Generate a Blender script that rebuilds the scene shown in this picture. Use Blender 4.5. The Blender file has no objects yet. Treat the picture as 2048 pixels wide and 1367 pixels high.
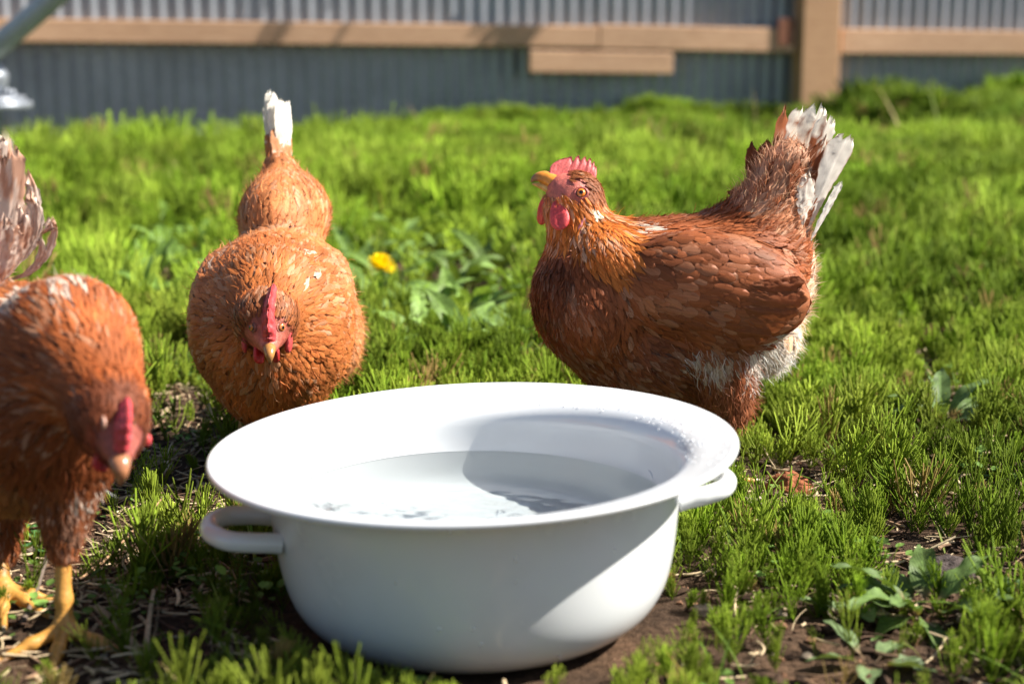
import bpy, math
import numpy as np
from math import radians as rad, sin, cos, tan, pi

# ------------------------------------------------------------------ camera, sky, sun, exposure
scene = bpy.context.scene
COL = scene.collection
CAM_H = 0.535                      # metres above the ground
F_PX = 3200.0                      # focal length for a 2048 px wide frame
PITCH = math.atan((683.5 - 28.0) / F_PX)
CT, ST = cos(PITCH), sin(PITCH)
cam_d = bpy.data.cameras.new('camera')
cam = bpy.data.objects.new('camera', cam_d)
COL.objects.link(cam)
cam.location = (0, 0, CAM_H)
cam.rotation_euler = (pi / 2 - PITCH, 0, 0)
cam_d.sensor_width = 36.0
cam_d.lens = F_PX * 36.0 / 2048.0
cam_d.clip_start = 0.05
cam_d.clip_end = 500.0
cam_d.dof.use_dof = True
cam_d.dof.focus_distance = 1.74
cam_d.dof.aperture_fstop = 3.9
cam_d.dof.aperture_blades = 9
scene.camera = cam

SUN_EL, SUN_AZ = 43.0, -2.0        # azimuth: degrees from +X (right) towards the viewer
se, sa = rad(SUN_EL), rad(SUN_AZ)
SUN_DIR = np.array([cos(se) * cos(sa), -cos(se) * sin(sa), sin(se)])
world = bpy.data.worlds.new('World')
scene.world = world
world.use_nodes = True
wn = world.node_tree.nodes
wl = world.node_tree.links
sky = wn.new('ShaderNodeTexSky')
sky.sky_type = 'NISHITA'
sky.sun_disc = False
sky.sun_elevation = se
sky.sun_rotation = rad(90 + SUN_AZ)
wn['Background'].inputs['Strength'].default_value = 0.052
wl.new(sky.outputs[0], wn['Background'].inputs['Color'])
sun_d = bpy.data.lights.new('sun', 'SUN')
sun_d.energy = 5.0
sun_d.angle = rad(0.5)
sun_d.cycles.is_caustics_light = True        # the sun focuses through the rippled water
sun_d.color = (1.0, 0.94, 0.85)
sun = bpy.data.objects.new('sun', sun_d)
COL.objects.link(sun)
from mathutils import Vector
sun.rotation_euler = Vector(SUN_DIR).to_track_quat('Z', 'Y').to_euler()
sun.location = (3, -1, 3)

scene.view_settings.view_transform = 'Standard'
scene.view_settings.look = 'None'
scene.view_settings.exposure = 1.36
scene.view_settings.gamma = 1.0
scene.cycles.use_denoising = True
scene.cycles.max_bounces = 8
scene.cycles.transparent_max_bounces = 24
scene.cycles.sample_clamp_indirect = 6.0

# ------------------------------------------------------------------ helpers
def pix(px, py, Y):
    """World point seen at photo pixel (px, py) on the upright plane y = Y."""
    a = (px - 1024.0) / F_PX
    b = (683.5 - py) / F_PX
    d = np.array([a, CT + b * ST, -ST + b * CT])
    return np.array([0, 0, CAM_H]) + d * (Y / d[1])

def ground_at(px, py):
    a = (px - 1024.0) / F_PX
    b = (683.5 - py) / F_PX
    d = np.array([a, CT + b * ST, -ST + b * CT])
    return np.array([0, 0, CAM_H]) + d * (-CAM_H / d[2])

def mpp(Y, z=0.2):
    """metres per photo pixel at distance Y, height z"""
    return (Y * CT + (CAM_H - z) * ST) / F_PX

def nrm(v):
    v = np.asarray(v, float)
    return v / np.maximum(np.linalg.norm(v, axis=-1, keepdims=True), 1e-12)

def _hash(i, j, k, seed):
    n = (i * 374761393 + j * 668265263 + k * 2147483647 + seed * 1274126177) & 0xffffffff
    n = ((n ^ (n >> 13)) * 1274126177) & 0xffffffff
    n = n ^ (n >> 16)
    return (n & 0xffff) / 65535.0

def vnoise(p, seed=0):
    """value noise in [0,1]; p (n,3)"""
    p = np.asarray(p, float)
    i = np.floor(p).astype(np.int64)
    f = p - i
    f = f * f * (3 - 2 * f)
    r = 0
    for a in (0, 1):
        for b in (0, 1):
            for c in (0, 1):
                w = (f[:, 0] if a else 1 - f[:, 0]) * (f[:, 1] if b else 1 - f[:, 1]) * (f[:, 2] if c else 1 - f[:, 2])
                r = r + w * _hash(i[:, 0] + a, i[:, 1] + b, i[:, 2] + c, seed)
    return r

def fbm(p, seed=0, oct=3):
    r, a, t = 0, 0.5, 0
    p = np.asarray(p, float)
    for o in range(oct):
        r = r + a * vnoise(p * (2.03 ** o), seed + o * 17)
        t += a
        a *= 0.5
    return r / t

def fbm2(x, y, sc, seed=0, oct=3):
    x = np.asarray(x, float); y = np.asarray(y, float)
    r = fbm(np.stack([x * sc, y * sc, np.full(x.shape, 0.37)], -1).reshape(-1, 3), seed, oct).reshape(x.shape)
    return float(r) if r.ndim == 0 else r

def mk(name, V, faces, mat=None, parent=None, attrs=None, smooth=True, origin=None):
    """one mesh object from arrays; faces: list of (n,k) index arrays; world coordinates in V"""
    V = np.asarray(V, np.float32).reshape(-1, 3)
    if parent is not None:
        o = parent
        while o is not None:                      # parents are only ever moved, never turned
            V = V - np.array(o.location, np.float32)
            o = o.parent
    elif origin is not None:
        V = V - np.asarray(origin, np.float32)
    me = bpy.data.meshes.new(name)
    me.vertices.add(len(V))
    me.vertices.foreach_set('co', V.ravel())
    faces = [np.asarray(f, np.int32) for f in faces if len(f)]
    loops = np.concatenate([f.ravel() for f in faces])
    tot = np.concatenate([np.full(len(f), f.shape[1], np.int32) for f in faces])
    st = np.concatenate([[0], np.cumsum(tot)[:-1]]).astype(np.int32)
    me.loops.add(len(loops))
    me.loops.foreach_set('vertex_index', loops)
    me.polygons.add(len(tot))
    me.polygons.foreach_set('loop_start', st)
    me.polygons.foreach_set('loop_total', tot)
    me.polygons.foreach_set('use_smooth', np.full(len(tot), smooth, bool))
    me.update(calc_edges=True)
    for k, a in (attrs or {}).items():
        a = np.asarray(a, np.float32)
        if k == 'Col':
            at = me.attributes.new('Col', 'FLOAT_COLOR', 'POINT')
            at.data.foreach_set('color', np.concatenate([a, np.ones((len(a), 1), np.float32)], 1).ravel())
        else:
            at = me.attributes.new(k, 'FLOAT_VECTOR', 'POINT')
            at.data.foreach_set('vector', a.ravel())
    ob = bpy.data.objects.new(name, me)
    COL.objects.link(ob)
    if mat is not None:
        me.materials.append(mat)
    if parent is not None:
        ob.parent = parent
    elif origin is not None:
        ob.location = origin
    return ob

def tag(o, label=None, cat=None, group=None, kind=None):
    for k, v in (('label', label), ('category', cat), ('group', group), ('kind', kind)):
        if v:
            o[k] = v
    return o

def empty(name, loc):
    o = bpy.data.objects.new(name, None)
    o.empty_display_size = 0.1
    COL.objects.link(o)
    o.location = loc
    return o

class MB:
    """collects pieces for one mesh"""
    def __init__(s):
        s.V, s.Q, s.T, s.C, s.U, s.n = [], [], [], [], [], 0
    def add(s, V, quads=None, tris=None, col=None, uv=None):
        V = np.asarray(V, float).reshape(-1, 3)
        if quads is not None and len(quads):
            s.Q.append(np.asarray(quads, np.int64).reshape(-1, 4) + s.n)
        if tris is not None and len(tris):
            s.T.append(np.asarray(tris, np.int64).reshape(-1, 3) + s.n)
        c = np.ones((len(V), 3)) * 0.5 if col is None else np.broadcast_to(np.asarray(col, float), (len(V), 3))
        u = np.zeros((len(V), 3)) if uv is None else np.broadcast_to(np.asarray(uv, float), (len(V), 3))
        s.V.append(V); s.C.append(c); s.U.append(u)
        s.n += len(V)
        return s
    def build(s, name, mat, parent=None, smooth=True, origin=None):
        f = []
        if s.Q: f.append(np.concatenate(s.Q))
        if s.T: f.append(np.concatenate(s.T))
        return mk(name, np.concatenate(s.V), f, mat, parent,
                  {'Col': np.concatenate(s.C), 'fuv': np.concatenate(s.U)}, smooth, origin)

def grid_quads(R, C, closed=False):
    r = np.arange(R - 1)[:, None]
    c = np.arange(C if closed else C - 1)[None, :]
    c1 = (c + 1) % C
    return np.stack([r * C + c, r * C + c1, (r + 1) * C + c1, (r + 1) * C + c], -1).reshape(-1, 4)

def loft(mb, pts, rw, rh, up=(0, 0, 1), seg=12, col=None, sub=6):
    """smooth tapered tube through pts; rw = half width sideways, rh = half height towards up"""
    pts = np.asarray(pts, float)
    n = len(pts)
    rw = np.broadcast_to(np.asarray(rw, float), (n,)); rh = np.broadcast_to(np.asarray(rh, float), (n,))
    t = np.linspace(0, n - 1, (n - 1) * sub + 1)
    k = np.minimum(t.astype(int), n - 2); f = (t - k)[:, None]
    p0 = pts[np.maximum(k - 1, 0)]; p1 = pts[k]; p2 = pts[k + 1]; p3 = pts[np.minimum(k + 2, n - 1)]
    P = 0.5 * (2 * p1 + (p2 - p0) * f + (2 * p0 - 5 * p1 + 4 * p2 - p3) * f ** 2 + (3 * p1 - p0 - 3 * p2 + p3) * f ** 3)
    W = np.interp(t, np.arange(n), rw); Hh = np.interp(t, np.arange(n), rh)
    T = nrm(np.gradient(P, axis=0))
    up = np.asarray(up, float)
    S = nrm(np.cross(T, np.broadcast_to(up, T.shape)) + 1e-9)
    N = np.cross(S, T)
    a = np.linspace(0, 2 * pi, seg, endpoint=False)
    V = P[:, None] + S[:, None] * (W[:, None, None] * np.cos(a)[None, :, None]) + N[:, None] * (Hh[:, None, None] * np.sin(a)[None, :, None])
    m = len(P)
    V = V.reshape(-1, 3)
    q = grid_quads(m, seg, True)
    V = np.concatenate([V, P[:1] , P[-1:]])
    i = np.arange(seg)
    t1 = np.stack([np.full(seg, m * seg), (i + 1) % seg, i], -1)
    t2 = np.stack([np.full(seg, m * seg + 1), (m - 1) * seg + i, (m - 1) * seg + (i + 1) % seg], -1)
    if col is not None and np.ndim(col) == 2:
        cc = np.stack([np.interp(t, np.arange(n), np.asarray(col)[:, j]) for j in range(3)], -1)
        cc = np.repeat(cc, seg, 0)
        col = np.concatenate([cc, cc[:1], cc[-1:]])
    uv = np.concatenate([np.stack([np.repeat(t / (n - 1), seg), np.tile(a / (2 * pi), m), np.zeros(m * seg)], -1), np.zeros((2, 3))])
    mb.add(V, q, np.concatenate([t1, t2]), col, uv)
    return mb

def box(mb, lo, hi, M=None, bev=0.003, col=None):
    """bevelled box between lo and hi (in a local frame M: 3x3, origin), edges chamfered"""
    lo = np.asarray(lo, float); hi = np.asarray(hi, float)
    V = []; idx = {}
    for sx in (0, 1):
        for sy in (0, 1):
            for sz in (0, 1):
                s = np.array([sx, sy, sz])
                c = np.where(s, hi, lo); ins = np.where(s, -bev, bev)
                for ax in range(3):
                    p = c + ins; p[ax] = c[ax]
                    idx[(sx, sy, sz, ax)] = len(V); V.append(p)
    V = np.array(V)
    Q, T = [], []
    for ax in range(3):
        b, c = [(1, 2), (2, 0), (0, 1)][ax]
        for s in (0, 1):
            def key(u, v):
                k = [0, 0, 0]; k[ax] = s; k[b] = u; k[c] = v
                return idx[(k[0], k[1], k[2], ax)]
            f = [key(0, 0), key(1, 0), key(1, 1), key(0, 1)]
            Q.append(f if s else f[::-1])
    for ax in range(3):
        b, c = [(1, 2), (2, 0), (0, 1)][ax]
        for u in (0, 1):
            for v in (0, 1):
                def key2(w, face):
                    k = [0, 0, 0]; k[ax] = w; k[b] = u; k[c] = v
                    return idx[(k[0], k[1], k[2], face)]
                f = [key2(0, b), key2(1, b), key2(1, c), key2(0, c)]
                Q.append(f if (u == v) else f[::-1])
    for sx in (0, 1):
        for sy in (0, 1):
            for sz in (0, 1):
                f = [idx[(sx, sy, sz, 0)], idx[(sx, sy, sz, 1)], idx[(sx, sy, sz, 2)]]
                T.append(f if (sx + sy + sz) % 2 else f[::-1])
    if M is not None:
        V = M[1] + V @ np.asarray(M[0])
    mb.add(V, Q, T, col)
    return mb

# ------------------------------------------------------------------ materials
def material(name):
    m = bpy.data.materials.new(name)
    m.use_nodes = True
    nt = m.node_tree
    return m, nt, nt.nodes, nt.links, nt.nodes['Principled BSDF']

def nd(nt, typ, **kw):
    n = nt.nodes.new(typ)
    for k, v in kw.items():
        if k.startswith('i_'):
            n.inputs[k[2:].replace('_', ' ')].default_value = v
        else:
            setattr(n, k, v)
    return n

def math_n(nt, op, a, b=None, clamp=False):
    n = nt.nodes.new('ShaderNodeMath'); n.operation = op; n.use_clamp = clamp
    for i, x in enumerate((a, b)):
        if x is None: continue
        if isinstance(x, (int, float)): n.inputs[i].default_value = x
        else: nt.links.new(x, n.inputs[i])
    return n.outputs[0]

def ramp(nt, fac, stops):
    n = nt.nodes.new('ShaderNodeValToRGB')
    e = n.color_ramp.elements
    while len(e) < len(stops): e.new(0.5)
    for i, (p, c) in enumerate(stops):
        e[i].position = p
        e[i].color = (c[0], c[1], c[2], 1) if np.ndim(c) else (c, c, c, 1)
    nt.links.new(fac, n.inputs[0])
    return n.outputs[0]

def mixc(nt, fac, a, b, mode='MIX'):
    n = nt.nodes.new('ShaderNodeMix'); n.data_type = 'RGBA'; n.blend_type = mode
    for i, x in ((0, fac), (6, a), (7, b)):
        if isinstance(x, (int, float)): n.inputs[i].default_value = x
        elif isinstance(x, (tuple, list)): n.inputs[i].default_value = (x[0], x[1], x[2], 1)
        else: nt.links.new(x, n.inputs[i])
    return n.outputs[2]

def bump(nt, h, strength, dist, bs):
    b = nd(nt, 'ShaderNodeBump'); b.inputs['Strength'].default_value = strength
    b.inputs['Distance'].default_value = dist
    nt.links.new(h, b.inputs['Height']); nt.links.new(b.outputs[0], bs.inputs['Normal'])

def noise(nt, scale, detail=3, vec=None, dist=0.0, dim='3D', rough=0.55):
    n = nd(nt, 'ShaderNodeTexNoise', noise_dimensions=dim)
    n.inputs['Scale'].default_value = scale; n.inputs['Detail'].default_value = detail
    n.inputs['Roughness'].default_value = rough; n.inputs['Distortion'].default_value = dist
    if vec is not None: nt.links.new(vec, n.inputs['W' if dim == '1D' else 'Vector'])
    return n.outputs['Fac']

def objcoord(nt):
    return nd(nt, 'ShaderNodeTexCoord').outputs['Object']

def attr(nt, name):
    return nd(nt, 'ShaderNodeAttribute', attribute_name=name)

def translucent_mix(nt, bs, colour, fac):
    out = nt.nodes['Material Output']
    t = nd(nt, 'ShaderNodeBsdfTranslucent')
    nt.links.new(colour, t.inputs['Color'])
    m = nd(nt, 'ShaderNodeMixShader'); m.inputs[0].default_value = fac
    nt.links.new(bs.outputs[0], m.inputs[1]); nt.links.new(t.outputs[0], m.inputs[2])
    nt.links.new(m.outputs[0], out.inputs['Surface'])

def feather_material(name, streak=0.5, rough=0.5, trans=0.18, fray=0.0):
    m, nt, N, L, bs = material(name)
    c = attr(nt, 'Col').outputs['Color']
    sep = nd(nt, 'ShaderNodeSeparateXYZ'); L.new(attr(nt, 'fuv').outputs['Vector'], sep.inputs[0])
    u, v, r = sep.outputs
    av = math_n(nt, 'ABSOLUTE', v)
    q = math_n(nt, 'SUBTRACT', math_n(nt, 'MULTIPLY', av, 1.5), math_n(nt, 'MULTIPLY', u, 1.6))
    q = math_n(nt, 'ADD', math_n(nt, 'MULTIPLY', q, 9.0), math_n(nt, 'MULTIPLY', r, 71.0))
    barb = noise(nt, 2.2, 3, q, 0, '1D', 0.7)
    k = ramp(nt, barb, [(0.25, 1 - streak * 0.7), (0.75, 1 + streak * 0.45)])
    shaft = ramp(nt, av, [(0.0, 1.22), (0.09, 1.1), (0.14, 1.0)])
    c2 = mixc(nt, 1.0, mixc(nt, 1.0, c, k, 'MULTIPLY'), shaft, 'MULTIPLY')
    L.new(c2, bs.inputs['Base Color'])
    bs.inputs['Roughness'].default_value = rough
    bs.inputs['Specular IOR Level'].default_value = 0.2
    bump(nt, barb, 0.35, 0.0006, bs)
    if fray:                                     # the vane frays into loose barbs along its edge and tip
        e = math_n(nt, 'MAXIMUM', av, math_n(nt, 'MULTIPLY', math_n(nt, 'SUBTRACT', u, 0.6), 2.5))
        g = math_n(nt, 'SUBTRACT', math_n(nt, 'SUBTRACT', 1.02, e), math_n(nt, 'MULTIPLY', math_n(nt, 'SUBTRACT', barb, 0.25), fray))
        al = ramp(nt, g, [(0.0, 0.0), (0.09, 1.0)])
        t = nd(nt, 'ShaderNodeBsdfTranslucent'); L.new(c2, t.inputs['Color'])
        m1 = nd(nt, 'ShaderNodeMixShader'); m1.inputs[0].default_value = trans
        L.new(bs.outputs[0], m1.inputs[1]); L.new(t.outputs[0], m1.inputs[2])
        tp = nd(nt, 'ShaderNodeBsdfTransparent')
        m2 = nd(nt, 'ShaderNodeMixShader')
        L.new(al, m2.inputs[0]); L.new(tp.outputs[0], m2.inputs[1]); L.new(m1.outputs[0], m2.inputs[2])
        L.new(m2.outputs[0], N['Material Output'].inputs['Surface'])
    else:
        translucent_mix(nt, bs, c2, trans)
    return m

M_FEATHER = feather_material('feather', 0.6, 0.5, 0.14, 0.6)
M_QUILL = feather_material('tail_feather', 0.22, 0.5, 0.3, 0.14)

def fuzz_material():
    m, nt, N, L, bs = material('down')
    c = attr(nt, 'Col').outputs['Color']
    L.new(c, bs.inputs['Base Color'])
    bs.inputs['Roughness'].default_value = 0.7
    bs.inputs['Specular IOR Level'].default_value = 0.2
    translucent_mix(nt, bs, c, 0.4)
    return m
M_FUZZ = fuzz_material()

def skin_material(name, scale=900, bstr=0.5, rough=0.45, sss=0.15, var=0.35):
    m, nt, N, L, bs = material(name)
    c = attr(nt, 'Col').outputs['Color']
    oc = objcoord(nt)
    n1 = noise(nt, scale, 3, oc); n2 = noise(nt, scale * 0.22, 2, oc)
    k = ramp(nt, n2, [(0.3, 1 - var), (0.7, 1 + var * 0.5)])
    L.new(mixc(nt, 1.0, c, k, 'MULTIPLY'), bs.inputs['Base Color'])
    bs.inputs['Roughness'].default_value = rough
    bs.inputs['Subsurface Weight'].default_value = sss
    bs.inputs['Subsurface Radius'].default_value = (0.6, 0.2, 0.1)
    bs.inputs['Subsurface Scale'].default_value = 0.004
    bump(nt, n1, bstr, 0.0008, bs)
    return m
M_SKIN = skin_material('bird_skin', 700, 0.9)
M_COMB = skin_material('comb_skin', 1400, 0.55, 0.42, 0.25, 0.3)
M_LEG = skin_material('leg_scales', 500, 0.6, 0.45, 0.05, 0.3)

def horn_material():
    m, nt, N, L, bs = material('beak_horn')
    c = attr(nt, 'Col').outputs['Color']
    n2 = noise(nt, 260, 3, objcoord(nt))
    L.new(mixc(nt, 1.0, c, ramp(nt, n2, [(0.3, 0.75), (0.7, 1.15)]), 'MULTIPLY'), bs.inputs['Base Color'])
    bs.inputs['Roughness'].default_value = 0.28
    bump(nt, n2, 0.15, 0.0005, bs)
    return m
M_HORN = horn_material()

def eye_material():
    m, nt, N, L, bs = material('eye_gloss')
    L.new(attr(nt, 'Col').outputs['Color'], bs.inputs['Base Color'])
    bs.inputs['Roughness'].default_value = 0.06
    bs.inputs['Coat Weight'].default_value = 0.6
    bs.inputs['Coat Roughness'].default_value = 0.03
    return m
M_EYE = eye_material()

def plant_material(name, trans=0.3, rough=0.55, spec=0.16):
    m, nt, N, L, bs = material(name)
    c = attr(nt, 'Col').outputs['Color']
    L.new(c, bs.inputs['Base Color'])
    bs.inputs['Roughness'].default_value = rough
    bs.inputs['Specular IOR Level'].default_value = spec
    translucent_mix(nt, bs, mixc(nt, 1.0, c, (1.25, 1.15, 0.6), 'MULTIPLY'), trans)
    return m
M_HORSE = plant_material('horsetail_green', 0.2, 0.6, 0.08)

def leaf_material():
    m, nt, N, L, bs = material('leaf_green')
    c = attr(nt, 'Col').outputs['Color']
    sep = nd(nt, 'ShaderNodeSeparateXYZ'); L.new(attr(nt, 'fuv').outputs['Vector'], sep.inputs[0])
    u, v, r = sep.outputs
    av = math_n(nt, 'ABSOLUTE', v)
    q = math_n(nt, 'SUBTRACT', math_n(nt, 'MULTIPLY', u, 11.0), math_n(nt, 'MULTIPLY', av, 4.0))
    vein = math_n(nt, 'ABSOLUTE', math_n(nt, 'SUBTRACT', math_n(nt, 'FRACT', q), 0.5))
    veinm = ramp(nt, vein, [(0.0, 1.18), (0.09, 1.0)])
    mid = ramp(nt, av, [(0.03, 1.5), (0.09, 1.0)])
    blot = ramp(nt, noise(nt, 150, 4, objcoord(nt)), [(0.3, 0.6), (0.7, 1.25)])
    c2 = mixc(nt, 1.0, mixc(nt, 1.0, mixc(nt, 1.0, c, veinm, 'MULTIPLY'), mid, 'MULTIPLY'), blot, 'MULTIPLY')
    L.new(c2, bs.inputs['Base Color'])
    bs.inputs['Roughness'].default_value = 0.5
    bs.inputs['Specular IOR Level'].default_value = 0.18
    bump(nt, vein, 0.4, 0.001, bs)
    translucent_mix(nt, bs, mixc(nt, 1.0, c2, (1.3, 1.25, 0.5), 'MULTIPLY'), 0.22)
    return m
M_LEAF = leaf_material()

def soil_material():
    m, nt, N, L, bs = material('soil')
    oc = objcoord(nt)
    n1 = noise(nt, 9, 5, oc); n2 = noise(nt, 130, 5, oc, 0, '3D', 0.7); n3 = noise(nt, 420, 3, oc)
    c = ramp(nt, n1, [(0.3, (0.04, 0.026, 0.018)), (0.55, (0.085, 0.052, 0.032)), (0.75, (0.15, 0.085, 0.05))])
    c = mixc(nt, 1.0, c, ramp(nt, n2, [(0.3, 0.45), (0.7, 1.6)]), 'MULTIPLY')
    L.new(c, bs.inputs['Base Color'])
    bs.inputs['Roughness'].default_value = 0.9
    bs.inputs['Specular IOR Level'].default_value = 0.1
    h = math_n(nt, 'ADD', n2, math_n(nt, 'MULTIPLY', n3, 0.5))
    bump(nt, h, 0.9, 0.006, bs)
    return m
M_SOIL = soil_material()

def simple_attr_material(name, rough=0.8, nscale=300, var=0.3, bstr=0.4, bd=0.001):
    m, nt, N, L, bs = material(name)
    c = attr(nt, 'Col').outputs['Color']
    n2 = noise(nt, nscale, 4, objcoord(nt), 0, '3D', 0.65)
    L.new(mixc(nt, 1.0, c, ramp(nt, n2, [(0.25, 1 - var), (0.75, 1 + var)]), 'MULTIPLY'), bs.inputs['Base Color'])
    bs.inputs['Roughness'].default_value = rough
    bs.inputs['Specular IOR Level'].default_value = 0.12
    bump(nt, n2, bstr, bd, bs)
    return m
M_STRAW = simple_attr_material('straw', 0.7, 200, 0.35)
M_CLOD = simple_attr_material('clod_earth', 0.95, 160, 0.5, 1.0, 0.004)

def wood_material():
    m, nt, N, L, bs = material('timber')
    oc = objcoord(nt)
    mp = nd(nt, 'ShaderNodeMapping'); mp.inputs['Scale'].default_value = (0.6, 6, 14)
    L.new(oc, mp.inputs[0])
    n1 = noise(nt, 6, 5, mp.outputs[0], 1.2)
    n2 = noise(nt, 0.9, 3, oc)
    c = ramp(nt, n1, [(0.25, (0.40, 0.22, 0.12)), (0.5, (0.52, 0.31, 0.18)), (0.8, (0.62, 0.40, 0.25))])
    c = mixc(nt, 1.0, c, ramp(nt, n2, [(0.3, 0.8), (0.7, 1.12)]), 'MULTIPLY')
    c = mixc(nt, 1.0, c, attr(nt, 'Col').outputs['Color'], 'MULTIPLY')
    L.new(c, bs.inputs['Base Color'])
    bs.inputs['Roughness'].default_value = 0.75
    bump(nt, n1, 0.25, 0.002, bs)
    return m
M_WOOD = wood_material()

def metal_material(name, base, rough=0.5, metallic=0.35):
    m, nt, N, L, bs = material(name)
    oc = objcoord(nt)
    n1 = noise(nt, 3.5, 5, oc); n2 = noise(nt, 45, 3, oc)
    k = mixc(nt, 1.0, ramp(nt, n1, [(0.3, 0.82), (0.7, 1.1)]), ramp(nt, n2, [(0.3, 0.9), (0.7, 1.06)]), 'MULTIPLY')
    L.new(mixc(nt, 1.0, base, k, 'MULTIPLY'), bs.inputs['Base Color'])
    bs.inputs['Roughness'].default_value = rough
    bs.inputs['Metallic'].default_value = metallic
    return m
M_IRON = metal_material('galvanised_iron', (0.29, 0.315, 0.355), 0.4, 0.55)
M_PIPE = metal_material('painted_pipe', (0.40, 0.43, 0.42), 0.4, 0.2)

def enamel_material():
    m, nt, N, L, bs = material('white_enamel')
    oc = objcoord(nt)
    n1 = noise(nt, 14, 4, oc); n2 = noise(nt, 420, 2, oc)
    c = mixc(nt, ramp(nt, n1, [(0.52, 0.0), (0.78, 0.5)]), (0.68, 0.70, 0.71), (0.60, 0.605, 0.59))
    sp = ramp(nt, n2, [(0.80, 1.0), (0.83, 0.7)])
    L.new(mixc(nt, 1.0, c, sp, 'MULTIPLY'), bs.inputs['Base Color'])
    L.new(ramp(nt, n1, [(0.3, 0.16), (0.75, 0.3)]), bs.inputs['Roughness'])
    bs.inputs['Coat Weight'].default_value = 0.3
    bs.inputs['Coat Roughness'].default_value = 0.08
    bump(nt, n1, 0.02, 0.002, bs)
    return m
M_ENAMEL = enamel_material()

def water_material():
    m, nt, N, L, bs = material('water')
    out = N['Material Output']
    N.remove(bs)
    tr = nd(nt, 'ShaderNodeBsdfRefraction'); tr.inputs[0].default_value = (0.95, 0.985, 0.99, 1)
    tr.inputs['Roughness'].default_value = 0.0; tr.inputs['IOR'].default_value = 1.33
    gl = nd(nt, 'ShaderNodeBsdfGlossy'); gl.inputs['Roughness'].default_value = 0.02
    geo = nd(nt, 'ShaderNodeNewGeometry')
    dt = nd(nt, 'ShaderNodeVectorMath', operation='DOT_PRODUCT')
    L.new(geo.outputs['Incoming'], dt.inputs[0]); L.new(geo.outputs['Normal'], dt.inputs[1])
    c = math_n(nt, 'SUBTRACT', 1.0, math_n(nt, 'ABSOLUTE', dt.outputs['Value']), True)
    fr = math_n(nt, 'ADD', math_n(nt, 'MULTIPLY', math_n(nt, 'POWER', c, 5.0), 0.98), 0.02)   # Schlick, IOR 1.33, same from both sides
    mx = nd(nt, 'ShaderNodeMixShader')
    L.new(fr, mx.inputs[0]); L.new(tr.outputs[0], mx.inputs[1]); L.new(gl.outputs[0], mx.inputs[2])
    L.new(mx.outputs[0], out.inputs['Surface'])
    return m
M_WATER = water_material()
def drop_material():
    m, nt, N, L, bs = material('droplet')
    bs.inputs['Base Color'].default_value = (0.95, 0.96, 0.97, 1)
    bs.inputs['Roughness'].default_value = 0.04
    bs.inputs['Alpha'].default_value = 0.36
    return m
M_DROP = drop_material()

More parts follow.
